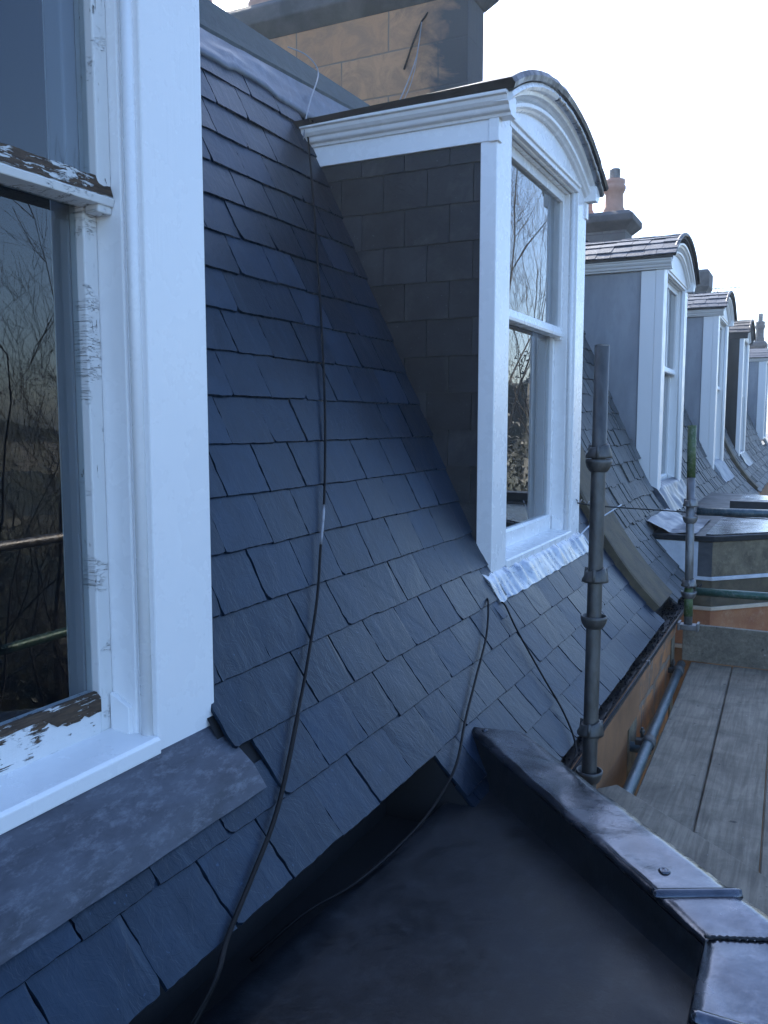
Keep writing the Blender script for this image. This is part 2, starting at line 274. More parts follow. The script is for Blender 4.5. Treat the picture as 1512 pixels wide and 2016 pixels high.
# ------------------------------------------------------------------ mesh helpers
class MB:
    def __init__(s): s.v = []; s.f = []; s.smooth = False
    def add(s, vs, fs):
        o = len(s.v); s.v += [tuple(v) for v in vs]; s.f += [tuple(i + o for i in f) for f in fs]
    def box(s, x0, x1, y0, y1, z0, z1):
        if x0 > x1: x0, x1 = x1, x0
        if y0 > y1: y0, y1 = y1, y0
        if z0 > z1: z0, z1 = z1, z0
        s.add([(x0, y0, z0), (x1, y0, z0), (x1, y1, z0), (x0, y1, z0), (x0, y0, z1), (x1, y0, z1), (x1, y1, z1), (x0, y1, z1)],
              [(0, 3, 2, 1), (4, 5, 6, 7), (0, 1, 5, 4), (1, 2, 6, 5), (2, 3, 7, 6), (3, 0, 4, 7)]); return s
    def prism_z(s, poly, z0, z1):
        n = len(poly); top = z1 if callable(z1) else (lambda x, y: z1)
        s.add([(x, y, z0) for x, y in poly] + [(x, y, top(x, y)) for x, y in poly],
              [tuple(range(n))[::-1], tuple(range(n, 2 * n))] + [(i, (i + 1) % n, n + (i + 1) % n, n + i) for i in range(n)]); return s
    def sweep(s, rings, closed_ring=True, caps=True):
        n = len(rings[0]); vs = [p for r in rings for p in r]; fs = []
        for i in range(len(rings) - 1):
            for j in range(n if closed_ring else n - 1):
                k = (j + 1) % n; fs.append((i * n + j, i * n + k, (i + 1) * n + k, (i + 1) * n + j))
        if caps and closed_ring: fs += [tuple(range(n))[::-1], tuple(range((len(rings) - 1) * n, len(rings) * n))]
        s.add(vs, fs); return s
    def tube(s, pts, r, n=10, caps=True):
        pts = [Vector(p) for p in pts]; rings = []; prev = None
        for i, p in enumerate(pts):
            t = (pts[min(i + 1, len(pts) - 1)] - pts[max(i - 1, 0)]).normalized()
            if prev is None: a = t.orthogonal().normalized()
            else:
                a = prev - t * prev.dot(t)
                a = a.normalized() if a.length > 1e-6 else t.orthogonal().normalized()
            prev = a; b = t.cross(a); rr = r[i] if isinstance(r, (list, tuple)) else r
            rings.append([p + (a * math.cos(2 * math.pi * k / n) + b * math.sin(2 * math.pi * k / n)) * rr for k in range(n)])
        s.sweep(rings, True, caps); return s
    def lathe(s, c, prof, n=20, axis=None):
        ax = Vector(axis).normalized() if axis else Vector((0, 0, 1)); a = ax.orthogonal().normalized(); b = ax.cross(a); c = Vector(c)
        rings = [[c + ax * h + (a * math.cos(2 * math.pi * k / n) + b * math.sin(2 * math.pi * k / n)) * max(r, 1e-4) for k in range(n)] for r, h in prof]
        s.sweep(rings, True, True); return s
    def build(s, name, material, parent=None, bevel=0.0, smooth=None, seg=2):
        me = bpy.data.meshes.new(name); off = Vector((0, 0, 0)); root = parent
        while root is not None:
            off = off + root.location; root = root.parent
        vs = [(v[0] - off.x, v[1] - off.y, v[2] - off.z) for v in s.v]
        me.from_pydata(vs, [], s.f); me.update(); me.validate()
        if s.smooth if smooth is None else smooth:
            for p in me.polygons: p.use_smooth = True
        me.materials.append(material)
        o = bpy.data.objects.new(name, me); col.objects.link(o)
        if parent is not None: o.parent = parent
        if bevel:
            bm_ = o.modifiers.new('bevel', 'BEVEL'); bm_.width = bevel; bm_.segments = seg; bm_.limit_method = 'ANGLE'; bm_.angle_limit = R_(38)
            bm_.harden_normals = False
        return o
def tag(o, label=None, cat=None, group=None, kind=None):
    if label: o['label'] = label
    if cat: o['category'] = cat
    if group: o['group'] = group
    if kind: o['kind'] = kind
    return o
def thing(name, loc, label, cat, group=None):
    o = bpy.data.objects.new(name, None); col.objects.link(o); o.location = loc; o.empty_display_size = 0.1
    return tag(o, label, cat, group)
def spline(pts, per=6):
    pts = [Vector(p) for p in pts]; out = []
    P = [pts[0]] + pts + [pts[-1]]
    for i in range(1, len(P) - 2):
        for k in range(per):
            t = k / per
            out.append(0.5 * ((2 * P[i]) + (P[i + 1] - P[i - 1]) * t + (2 * P[i - 1] - 5 * P[i] + 4 * P[i + 1] - P[i + 2]) * t * t + (3 * P[i] - P[i - 1] - 3 * P[i + 1] + P[i + 2]) * t ** 3))
    out.append(pts[-1]); return out

# ------------------------------------------------------------------ the mansard profile (x, z) and arc length s
PROF = [(-2.10, 1.80), (-1.795, 1.14), (-1.09, -0.40)]
_x, _z = PROF[-1]
for i in range(1, 46):
    th = R_(max(63 - i * 0.02 * 26, 36)); _x += 0.02 * math.cos(th); _z -= 0.02 * math.sin(th); PROF.append((_x, _z))
SL = [0.0]
for i in range(1, len(PROF)): SL.append(SL[-1] + math.hypot(PROF[i][0] - PROF[i - 1][0], PROF[i][1] - PROF[i - 1][1]))
def surf(s, y, h=0.0):
    i = 0
    while i < len(SL) - 2 and SL[i + 1] < s: i += 1
    u = (s - SL[i]) / (SL[i + 1] - SL[i]); a, b = PROF[i], PROF[i + 1]
    dx, dz = b[0] - a[0], b[1] - a[1]; L = math.hypot(dx, dz)
    return Vector((a[0] + dx * u + (-dz / L) * h, y, a[1] + dz * u + (dx / L) * h))
EX = 0.1267
S0 = 3.185
def slate(mb, st, ya, yb, rnd, rough=1.0, length=EX + 0.035, th=0.007, lift=0.010, smin=0.0):
    """one slate on the roof slope, tail at arc length st"""
    sh = max(st - length, smin); nt_ = 13
    j = lambda a: rnd.uniform(-a, a) * rough
    sk = j(0.0022); dh = j(0.0012)
    tail = [[st + j(0.0011) + sk * (k / nt_ - 0.5), ya + (yb - ya) * k / nt_] for k in range(nt_ + 1)]
    ns = 10; lf = [[st + (sh - st) * k / ns, ya + j(0.0021)] for k in range(1, ns)]; rt = [[st + (sh - st) * k / ns, yb + j(0.0021)] for k in range(1, ns)]
    if rnd.random() < 0.4 * min(rough, 1.2):
        c = rnd.uniform(0.003, 0.011); e = rnd.random() < 0.5
        if e: tail[0][0] -= c; tail[0][1] += c * 0.5; lf[0][1] += c * 0.3
        else: tail[-1][0] -= c; tail[-1][1] -= c * 0.5; rt[0][1] -= c * 0.3
    out = tail + rt + [[sh, yb], [sh, ya]] + lf[::-1]
    tw = j(0.0015)
    def hh(s_, y_): return lift * (1 - (st - s_) / length * 0.85) + dh + tw * ((y_ - ya) / (yb - ya) - 0.5)
    n = len(out)
    top = [surf(a, b, hh(a, b) + th) for a, b in out]; bot = [surf(a + (0.0015 if k <= nt_ else 0), b, hh(a, b)) for k, (a, b) in enumerate(out)]
    # a strip-wise top so that it follows the curve
    mb.add(top + bot, [tuple(range(n))] + [(k, n + k, n + (k + 1) % n, (k + 1) % n) for k in range(n)])
def strip_sheet(y0, y1, s0, s1, h, thick, amp=0.0, freq=10, ny=40, ns=12, seed=0, name='x', ragged=0.0, aniso=(1, 1)):
    mb = MB(); mb.smooth = True; vs = []
    for i in range(ns + 1):
        for k in range(ny + 1):
            u = k / ny; y = y0 + (y1 - y0) * u
            e = ragged * noise.noise(Vector((y * 14, seed, 0.3)))
            s_ = s0 + (s1 + e - s0) * i / ns
            d = amp * noise.noise(Vector((y * freq * aniso[0], s_ * freq * aniso[1], seed))) if amp else 0
            vs.append(surf(s_, y, (0.005 if name == 'x' else -0.014) + (h - (0.005 if name == 'x' else -0.014) + d) * min(1, (s_ - s0) / (0.05 if name == 'x' else 0.12))))
    fs = [(i * (ny + 1) + k, i * (ny + 1) + k + 1, (i + 1) * (ny + 1) + k + 1, (i + 1) * (ny + 1) + k) for i in range(ns) for k in range(ny)]
    mb.add(vs, fs)
    # turned-down tail and edges
    b = [surf(s1 + ragged * noise.noise(Vector(((y0 + (y1 - y0) * k / ny) * 14, seed, 0.3))), y0 + (y1 - y0) * k / ny, max(h - thick, 0.002)) for k in range(ny + 1)]
    t = [vs[ns * (ny + 1) + k] for k in range(ny + 1)]
    mb.add(t + b, [(k, k + 1, ny + 1 + k + 1, ny + 1 + k) for k in range(ny)])
    for kk in (0, ny):
        t = [vs[i * (ny + 1) + kk] for i in range(ns + 1)]; yy = y0 if kk == 0 else y1
        b = [surf(s0 + (s1 - s0) * i / ns, yy, 0.002 if name == 'x' else -0.018) for i in range(ns + 1)]
        mb.add(t + b, [(i, i + 1, ns + 1 + i + 1, ns + 1 + i) for i in range(ns)])
    return mb

DORM = [  # y0, bottom shift, top shift, style
    (0.005, -0.035, -0.035, 'slate'), (2.875, 0.0, 0.0, 'slate'), (6.53, 0.0, 0.05, 'board'), (10.49, 0.0, 0.15, 'board'), (14.40, 0.02, 0.23, 'black'), (21.6, 0.15, 0.33, 'board')]
W = 1.28
def in_dormer(y, s, lim=2.60, pad=0.02):
    for d in DORM:
        if d[0] + pad < y < d[0] + W - pad and s < lim: return True
    return False

# ------------------------------------------------------------------ near house: slate roof
near = thing('mansard_roof', (-1.0, 2.0, -1.0), 'smooth blue-grey slate mansard slope between the two nearest white dormers', 'roof')
rnd = random.Random(3)
mb = MB()
for k in range(0, 20):
    st = S0 - EX * k; phase = 1.582 if k % 2 == 0 else 1.501
    y = phase - 0.172 * 14 + 0.0; jn = y
    while y < 4.44:
        ya = jn; jn = y + 0.172 + rnd.uniform(-0.009, 0.009); yb = jn - rnd.choice((0.0012, 0.003, 0.0045, 0.006))
        y += 0.172
        if k == 19 and rnd.random() < 0: continue
        ya_, yb_ = ya, yb
        # the box gutter of the bay cuts the two lowest courses short
        if k < 2:
            if yb_ < 1.90: continue
            ya_ = max(ya_, 1.885)
        for d in DORM[:2]:
            a, b = d[0] + 0.012, d[0] + W - 0.012
            if st < 2.74:
                if ya_ > a - 0.01 and yb_ < b + 0.01: ya_ = yb_ = 0; break
                if ya_ < a < yb_: yb_ = a
                elif ya_ < b < yb_: ya_ = b
        if yb_ - ya_ < 0.02 or ya_ > 4.38: continue
        yb_ = min(yb_, 4.41)
        slate(mb, st + rnd.uniform(-0.002, 0.002), ya_, yb_, rnd, smin=0.60, length=(0.085 if (st < 2.85 and st > 2.74 and ya_ < 1.25) else EX + 0.035))
mb.build('slates', M['slate'], near)
mb = MB()
for i in range(len(PROF) - 1):
    for (a, b) in ((-1.0, 0.03), (1.26, 2.89), (4.14, 4.42)):
        if SL[i] > 3.16: continue
        if SL[i] > 2.915:
            if b < 1: continue
            a = max(a, 1.886)
        if SL[i] > 0.4: mb.add([surf(SL[i] + 1e-5, a, 0), surf(SL[i + 1] - 1e-5, a, 0), surf(SL[i + 1] - 1e-5, b, 0), surf(SL[i] + 1e-5, b, 0)], [(0, 1, 2, 3)])
for i in range(len(PROF) - 1):
    if 3.16 > SL[i] > 2.58:
        for (a, b) in ((0.03, 1.26), (2.89, 4.14)):
            if SL[i] < 2.64 or (b < 2 and (SL[i] > 2.915 or SL[i] < 2.73)): continue
            mb.add([surf(SL[i] + 1e-5, a, 0), surf(SL[i + 1] - 1e-5, a, 0), surf(SL[i + 1] - 1e-5, b, 0), surf(SL[i] + 1e-5, b, 0)], [(0, 1, 2, 3)])
mb.build('underlay', M['underlay'], near)
# top flashing: a dressed lead sheet from the last slates up under the coping
mb = MB(); mb.smooth = True; ny = 90; rows = []
def edge_s(y): return 0.715 - (0.02 if 2.45 < y < 2.72 else 0.0) + 0.012 * noise.noise(Vector((y * 9, 3, 1)))
for k in range(ny + 1):
    y = -0.8 + 5.4 * k / ny; se = edge_s(y)
    q0 = surf(se, y, 0.022); q1 = surf(se - 0.03, y, 0.020); qe = Vector((-1.851, y, 1.282 + (y - 2.42) * 0.0588))
    row = [surf(se, y, 0.004), q0]
    for q in range(0, 9):
        t = q / 8; p = q1.lerp(qe, t); d = 0.010 * math.sin(math.pi * t) * noise.noise(Vector((y * 5, t * 2.5, 1))) + 0.003 * noise.noise(Vector((y * 22, t * 6, 4)))
        row.append(p + Vector((d, 0, d * 0.5)))
    rows.append(row)
mb.sweep(rows, closed_ring=False)
mb.build('top_flashing', M['lead'], near)

# coping roll along the head of the slope
cop = thing('roof_coping', (-1.9, 2.0, 1.3), 'dark green-grey felted coping band along the head of the slates below the chimney', 'coping')
mb = MB(); mb.smooth = False; rings = []
for k in range(0, 41):
    y = -1.0 + 7.0 * k / 40
    zb = 1.276 + (y - 2.42) * 0.0588; zt = 1.454 + (y - 2.55) * 0.0267
    zt = max(zt, zb + 0.05); wob = 0.004 * noise.noise(Vector((y * 3, 0, 0)))
    rings.append([(-1.875, y, zb + 0.012), (-1.855, y, zb), (-1.852 + wob, y, zb + 0.02), (-1.872, y, zb + 0.05), (-1.93, y, zt - 0.01), (-1.945, y, zt), (-2.2, y, zt + 0.01), (-2.2, y, zb)])
mb.sweep(rings); mb.build('coping_band', M['felt'], cop)
mb = MB(); mb.tube([(-1.86, y * 0.1, 1.276 + (y * 0.1 - 2.42) * 0.0588 - 0.008) for y in range(-10, 61)], 0.011, 8); mb.build('drip_roll', M['lead_dark'], cop, smooth=True)
mb = MB(); mb.box(-7.5, -2.18, -1.5, 4.9, 1.25, 1.40); mb.build('flat_roof', M['felt'], near)

# ------------------------------------------------------------------ dormers
def arc_pts(yc, half, zs, zp, n=28):
    rise = zp - zs; R = (half * half + rise * rise) / (2 * rise); cz = zp - R; a = math.asin(min(1, half / R))
    return [(yc + R * math.sin(-a + 2 * a * k / n), cz + R * math.cos(-a + 2 * a * k / n), math.sin(-a + 2 * a * k / n), math.cos(-a + 2 * a * k / n)) for k in range(n + 1)]
def arc_sweep(mb, arc, prof):
    mb.sweep([[(x, y + sy * dr, z + cz_ * dr) for x, dr in prof] for y, z, sy, cz_ in arc])
def dormer(idx, y0, bt, ht, style, label):
    wm = M['white'] if idx < 2 else M['white_far']
    yL, yR, yc = y0, y0 + W, y0 + W / 2
    root = thing('dormer_window', (-1.0, y0, -0.56 + bt), label, 'dormer window', 'dormers along the terrace')
    T = lambda z: z + ht; B = lambda z: z + bt
    zhead = T(1.035)
    cb = 0.16 if style != 'slate' else 0.031
    # pilasters with their stopped bead and lining
    for side in (0, 1):
        mb = MB()
        if side == 0: mb.box(-1.06, -1.0, yL, yL + 0.158, B(-0.56) - 0.0, zhead)
        else: mb.box(-1.06, -1.0, yR - 0.158, yR, B(-0.56), zhead)
        mb.build('pilaster', (M['white_far'] if style != 'slate' else wm), root, bevel=0.0035)
        sg = 1 if side == 0 else -1; ye = yL + 0.158 if side == 0 else yR - 0.158
        mb = MB()
        mb.box(-1.052, -1.018, ye, ye + sg * 0.006, B(-0.54), zhead)
        mb.box(-1.2, -1.036, ye + sg * 0.0005, ye + sg * 0.013, B(-0.535), T(1.032))
        mb.build('lining', wm, root, bevel=0.003)
        mb = MB(); mb.smooth = True
        mb.tube([(-1.022, ye + sg * 0.004, B(-0.545)), (-1.022, ye + sg * 0.004, T(1.03))], 0.0105, 12)
        mb.build('bead', wm, root)
        mb = MB()   # chamfered block at the foot of the lining
        ya, yb = sorted((ye + sg * 0.012, ye + sg * 0.024))
        mb.prism_z([(-1.088, ya), (-1.045, ya), (-1.045, yb), (-1.088, yb)], B(-0.535), lambda x, y: B(-0.44 if x < -1.06 else -0.462))
        mb.build('stop_block', wm, root, bevel=0.002)
    # corner return on the side
    if style == 'slate':
        mb = MB(); mb.box(-1.031, -1.0605, yL + 0.001, yL + 0.05, B(-0.56), zhead); mb.box(-1.031, -1.06, yL + 0.0005, yL + 0.05, B(-0.55), zhead - 0.001)
        mb = MB(); mb.box(-1.032, -1.0595, yL + 0.002, yL + 0.04, B(-0.58), zhead - 0.002); mb.box(-1.032, -1.0595, yR - 0.04, yR - 0.002, B(-0.58), zhead - 0.002); mb.build('corner_strip', wm, root)
    else:
        bm_ = M['black_panel'] if style == 'black' else M['white_far']
        for (a, b) in ((yL + 0.002, yL + 0.04), (yR - 0.04, yR - 0.002)):
            mb = MB(); mb.box(-1.162, -1.0605, a, b, B(-0.62), zhead - 0.002); mb.build('corner_board', bm_, root, bevel=0.002)
    # cheeks
    xi = -1.032 if style == 'slate' else -1.15
    for side in (0, 1):
        mb = MB(); a, b = (yL + 0.016, yL + 0.055) if side == 0 else (yR - 0.055, yR - 0.016)
        mb.box(-1.95, xi - 0.001, a, b, B(-0.75), T(0.955 if style == 'slate' else 1.034))
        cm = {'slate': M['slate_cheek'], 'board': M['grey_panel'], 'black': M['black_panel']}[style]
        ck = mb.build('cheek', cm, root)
        if style == 'slate' and (side == 0 and idx == 1 or side == 1 and idx == 0):
            mb = MB(); rr = random.Random(5 + idx); f = 1 if side == 0 else -1; yb0 = a if side == 0 else b
            zt = 0.889
            for r in range(-1, 13):
                zb = 0.889 - 0.1312 * r
                x = -1.086 - (0.088 if r % 2 == 0 else 0.0) ; xs = [-1.0325, x + (0.0)]
                while xs[-1] > -1.95: xs.append(xs[-1] - 0.174)
                for q in range(len(xs) - 1):
                    xa, xb = xs[q + 1] + 0.0012, xs[q] - 0.0012
                    jz = rr.uniform(-0.0015, 0.0015); off = rr.uniform(0, 0.0012)
                    n_ = 6
                    low = [(xa + (xb - xa) * k / n_, zb + bt * 0 + jz + rr.uniform(-0.0008, 0.0008)) for k in range(n_ + 1)]
                    ztp = min(zb + 0.155, 0.952)
                    if ztp - zb < 0.01: continue
                    out = low + [(xb, ztp), (xa, ztp)]
                    dep = lambda zz: 0.002 + 0.006 * max(0, 1 - (zz - zb) / 0.155) + off
                    vo = [(px, yb0 - f * (dep(pz) + 0.004), pz) for px, pz in out]; vi = [(px, yb0 - f * dep(pz) * 0.3, pz) for px, pz in out]
                    n2 = len(out)
                    mb.add(vo + vi, [tuple(range(n2))] + [(k, n2 + k, n2 + (k + 1) % n2, (k + 1) % n2) for k in range(n2)])
            mb.build('cheek_slates', M['slate_cheek'], root)
    # side fascia + cornice
    fb = 0.947 if style == 'slate' else 1.035
    for side in (0, 1):
        sg = -1 if side == 0 else 1; ye = yL if side == 0 else yR
        xb = -1.725 if style == 'slate' else -1.9
        if style == 'slate':
            mb = MB(); mb.box(xb, -1.026, ye + sg * 0.004, ye - sg * 0.03, T(fb), T(1.03)); mb.build('fascia', wm, root, bevel=0.002)
            mb = MB(); mb.box(-1.028, -0.992, ye + sg * 0.009, ye - sg * 0.03, T(0.944), T(1.03)); mb.build('corner_block', wm, root, bevel=0.002)
        prof = [(0.0, 1.018), (0.012, 1.018), (0.014, 1.028), (0.028, 1.031), (0.032, 1.037), (0.035, 1.046), (0.043, 1.050), (0.052, 1.060), (0.056, 1.072), (0.066, 1.074), (0.068, 1.084), (-0.04, 1.084), (-0.04, 1.018)]
        if style != 'slate': prof = [(a * 1.1, 1.084 + (b - 1.084) * 1.0 + 0.02) for a, b in prof]
        mb = MB()
        mb.sweep([[(x, ye + sg * a, T(b)) for a, b in prof] for x in (xb - 0.02, -0.948)])
        mb.build('cornice', M['stone_dark'] if style == 'black' else wm, root, bevel=0.0015)
    # tympanum
    zs, zp = T(1.03), T(1.235)
    if style != 'slate': zp += 0.06
    arc = arc_pts(yc, 0.645, zs, zp)
    mb = MB(); n = len(arc)
    outl = [(yL + 0.001, T(1.0355))] + [(min(max(y, yL + 0.001), yR - 0.001), max(z, T(1.037))) for y, z, _, _ in arc] + [(yR - 0.001, T(1.0355))]
    m_ = len(outl)
    mb.add([(-1.002, y, z) for y, z in outl] + [(-1.055, y, z) for y, z in outl], [tuple(range(m_)), tuple(range(m_, 2 * m_))[::-1]] + [(k, (k + 1) % m_, m_ + (k + 1) % m_, m_ + k) for k in range(m_)])
    mb.build('tympanum', wm, root)
    # head moulding
    mb = MB()
    prof = [(-1.0, 1.036), (-1.0, 1.052), (-0.992, 1.056), (-0.990, 1.066), (-1.002, 1.072), (-1.05, 1.072), (-1.05, 1.0355), (-1.03, 1.0355), (-1.03, 1.03), (-1.018, 1.03), (-1.016, 1.036)]
    mb.sweep([[(x, y, T(z)) for x, z in prof] for y in (yL + 0.14, yR - 0.14)]); mb.box(-1.2, -1.036, yL + 0.158, yR - 0.158, T(1.028), T(1.04)); mb.build('head_moulding', wm, root, bevel=0.0015)
    # arch mouldings
    for nm, half, a0, a1, pr in (('arch_moulding', 0.615, 1.03, 1.165, [(-1.003, 0.0), (-0.99, 0.002), (-0.984, 0.010), (-0.974, 0.016), (-0.972, 0.028), (-0.985, 0.034), (-1.003, 0.036)]),
                                 ('arch_cornice', 0.665, 1.045, 1.213, [(-1.003, -0.004), (-0.985, 0.0), (-0.975, 0.006), (-0.962, 0.010), (-0.956, 0.022), (-0.944, 0.026), (-0.941, 0.040), (-1.003, 0.045)])):
        if style != 'slate': a1 += 0.055; a0 += 0.01
        mb = MB(); arc_sweep(mb, arc_pts(yc, half, T(a0), T(a1)), pr); mb.build(nm, M['stone_dark'] if (style == 'black' and 'cornice' in nm) else wm, root, bevel=0.001)
    # roof covering
    rz0, rz1 = 1.082, 1.262
    if style != 'slate': rz0 += 0.02; rz1 += 0.08
    xr = -1.98
    if style == 'slate':
        arc = arc_pts(yc, 0.705, T(rz0), T(rz1), 40); mb = MB(); mb.smooth = False
        rings = []
        for y, z, sy, cz_ in arc:
            w_ = 0.006 * noise.noise(Vector((y * 16, idx, 0)))
            rings.append([(-0.922 + w_, y, z), (-0.915 + w_, y + sy * 0.016, z + cz_ * 0.016), (-0.925 + w_, y + sy * 0.034, z + cz_ * 0.034), (xr, y + sy * 0.02, T(rz0) + 0.012 + (z - T(rz0)) * 0.25), (xr, y, T(rz0) - 0.01 + (z - T(rz0)) * 0.25)])
        mb.sweep(rings); mb.build('roof', M['gutter'], root)
        # bright crinkled flashing strips under the roof edge
        mb = MB(); mb.smooth = True; rings = []
        arc = arc_pts(yc, 0.69, T(rz0 - 0.018), T(rz1 - 0.014), 120)
        for y, z, sy, cz_ in arc:
            w_ = 0.006 * noise.noise(Vector((y * 40, idx, 4))); w2 = 0.005 * noise.noise(Vector((y * 55, idx, 9)))
            rings.append([(-0.935 + w_, y, z + 0.014), (-0.928 + w_, y + sy * w2, z - 0.002), (-0.937 + w2, y, z - 0.012), (-1.0, y, z - 0.008), (-1.0, y, z + 0.014)])
        cut = int(len(rings) * 0.42); mb.sweep(rings[cut:]); mb.build('edge_flashing', M['lead_shiny'], root)
        mb = MB(); mb.sweep([r for r in rings[:cut]]); mb.build('edge_board', wm, root)
    else:
        arc = arc_pts(yc, 0.72, T(rz0), T(rz1), 36); mb = MB()
        mb.sweep([[(-0.935, y, z), (-0.935, y + sy * 0.02, z + cz_ * 0.02), (xr, y + sy * 0.02, z + cz_ * 0.02), (xr, y, z)] for y, z, sy, cz_ in arc])
        rf = mb.build('roof', M['stone_dark'], root)
        mb = MB(); rr = random.Random(idx)
        for r in range(7):
            for sd_ in (0, 1):
                q = 0; xa = -0.912
                while xa > -1.95:
                    wd = rr.uniform(0.08, 0.14); xb_ = xa - wd + 0.003; i0 = min(int(r * 2.7), 17); i1 = min(i0 + 4, 18)
                    seq = [arc[i] if sd_ == 0 else arc[36 - i] for i in range(i0, i1 + 1)]
                    jl = rr.uniform(-0.002, 0.003); ex = rr.uniform(-0.004, 0.006); top = []
                    for k, (y, z, sy, cz_) in enumerate(seq):
                        lf = 0.022 + 0.013 * (1 - k / max(1, len(seq) - 1)) + jl
                        t_ = (sy * 0 + (1 if sd_ else -1)) * (ex + 0.006) if k == 0 else 0
                        top.append((y + sy * lf + t_, z + cz_ * lf - abs(t_) * 0.4))
                    mb.sweep([[(xa, y, z), (xb_, y, z), (xb_, y, z - 0.006), (xa, y, z - 0.006)] for y, z in top])
                    xa -= wd
        mb.build('roof_slates', M['slate_top'] if style != 'black' else M['stone_dark'], root)
        mb = MB(); mb.smooth = True; arc2 = arc_pts(yc, 0.725, T(rz0 + 0.02), T(rz1 + 0.028), 30)
        mb.tube([(-0.925, y, z) for y, z, _, _ in arc2], 0.014, 8); mb.build('edge_roll', M['lead_dark'], root)
    # sill
    mb = MB(); mb.sweep([[(-0.994, y, B(-0.543)), (-0.994, y, B(-0.517)), (-1.0, y, B(-0.513)), (-1.095, y, B(-0.505)), (-1.095, y, B(-0.543))] for y in (yL + 0.159, yR - 0.159)])
    mb.build('sill', wm, root, bevel=0.002)
    # sashes
    a, b = yL + 0.1715, yR - 0.1715; z0, zm0, zm1, z1 = B(-0.507), 0.387 + bt, 0.430 + bt, T(1.028)
    sw = 0.031
    stile_m = M['peel_stile'] if idx == 0 else wm
    up = MB(); up.box(-1.086, -1.056, a, a + sw, zm0 - 0.012, z1); up.box(-1.086, -1.056, b - sw, b, zm0 - 0.012, z1); up.box(-1.086, -1.0565, a + sw, b - sw, z1 - 0.04, z1 - 0.0005)
    up = up.build('upper_sash', stile_m, root, bevel=0.003)
    mb = MB()
    prof = [(-1.052, zm0), (-1.050, zm0 + 0.012), (-1.060, zm1), (-1.086, zm1 + 0.006), (-1.10, zm1), (-1.10, zm0), (-1.086, zm0 - 0.001)]
    if idx == 0:
        prof = [(-1.052, zm0), (-1.049, zm0 + 0.013), (-1.0525, zm0 + 0.0145), (-1.062, zm1), (-1.086, zm1 + 0.003), (-1.10, zm1), (-1.10, zm0), (-1.086, zm0 - 0.001)]
        p2_ = [(-1.0505, zm0 + 0.0155), (-1.0600, zm1 + 0.002), (-1.069, zm1 + 0.005), (-1.069, zm1 - 0.002)]
        rr = random.Random(6); mc = MB()
        mc.sweep([[(x + rr.uniform(-0.0012, 0.0012), y, z + rr.uniform(-0.0015, 0.0015)) for x, z in p2_] for y in [a + 0.032 + (b - a - 0.034) * q / 60 for q in range(61)]])
        mc.build('rotten_edge', M['rotten_rail'], up)
    mb.sweep([[(x, y, z) for x, z in prof] for y in (a + 0.0005 if idx else a + 0.0, b - 0.0)])
    mb.build('meeting_rail', M['peel_stile'] if idx == 0 else wm, up, bevel=0.0015)
    mb = MB(); mb.box(-1.0735, -1.0715, a + sw - 0.002, b - sw + 0.002, zm1 - 0.004, z1 - 0.038); mb.build('pane', M['glass'], up)
    if idx in (2, 3, 4, 5):
        mb = MB(); mb.box(-1.0865, -1.060, (a + b) / 2 - 0.008, (a + b) / 2 + 0.008, zm1, z1 - 0.04); mb.build('glazing_bar', wm, up)
    lo = MB(); lo.box(-1.122, -1.090, a, a + sw, z0 + 0.001, zm1 - 0.01); lo.box(-1.122, -1.090, b - sw, b, z0 + 0.001, zm1 - 0.01); lo.box(-1.122, -1.1005, a + sw, b - sw, zm0 + 0.004, zm1 - 0.0105)
    lo = lo.build('lower_sash', stile_m, root, bevel=0.003)
    mb = MB()
    mb.sweep([[(-1.0895, y, z0), (-1.0895, y, z0 + 0.06), (-1.098, y, z0 + 0.071), (-1.122, y, z0 + 0.072), (-1.122, y, z0)] for y in (a + sw, b - sw)])
    mb.build('bottom_rail', M['peel_rail'] if idx == 0 else wm, lo, bevel=0.0015)
    if idx == 0:
        rr = random.Random(8); mc = MB()
        mc.sweep([[(-1.0885 + rr.uniform(-0.0004, 0.0008), y, z0 + 0.0640 - 0.012 * max(0, noise.noise(Vector((y * 23, 1, 1)))) - 0.024 * max(0, min(1, (y - (b - sw - 0.12)) / 0.03)) * (1 + 0.5 * noise.noise(Vector((y * 60, 5, 1))))), (-1.0882, y, z0 + 0.0645), (-1.0975, y, z0 + 0.0725 + rr.uniform(-0.001, 0.001)), (-1.104, y, z0 + 0.0735), (-1.104, y, z0 + 0.066), (-1.096, y, z0 + 0.055)] for y in [a + sw + (b - a - 2 * sw) * q / 90 for q in range(91)]])
        mc.build('rotten_edge', M['rotten_rail'], lo)
    mb = MB(); mb.box(-1.1085, -1.1065, a + sw - 0.002, b - sw + 0.002, z0 + 0.068, zm0 + 0.008); mb.build('pane', M['glass'], lo)
    if idx in (2, 3, 4, 5):
        mb = MB(); mb.box(-1.1225, -1.094, (a + b) / 2 - 0.008, (a + b) / 2 + 0.008, z0 + 0.07, zm0 + 0.005); mb.build('glazing_bar', wm, lo)
    # inside: shutters boxes and room
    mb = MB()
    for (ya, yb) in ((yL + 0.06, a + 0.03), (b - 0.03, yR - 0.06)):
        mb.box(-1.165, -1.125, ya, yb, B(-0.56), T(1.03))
    mb.build('inner_reveal', M['shaded_paint'], root, bevel=0.004)
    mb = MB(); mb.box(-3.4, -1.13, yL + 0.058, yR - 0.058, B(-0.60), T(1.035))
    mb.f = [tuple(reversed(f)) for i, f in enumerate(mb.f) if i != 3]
    mb.build('room_lining', M['room'], root)
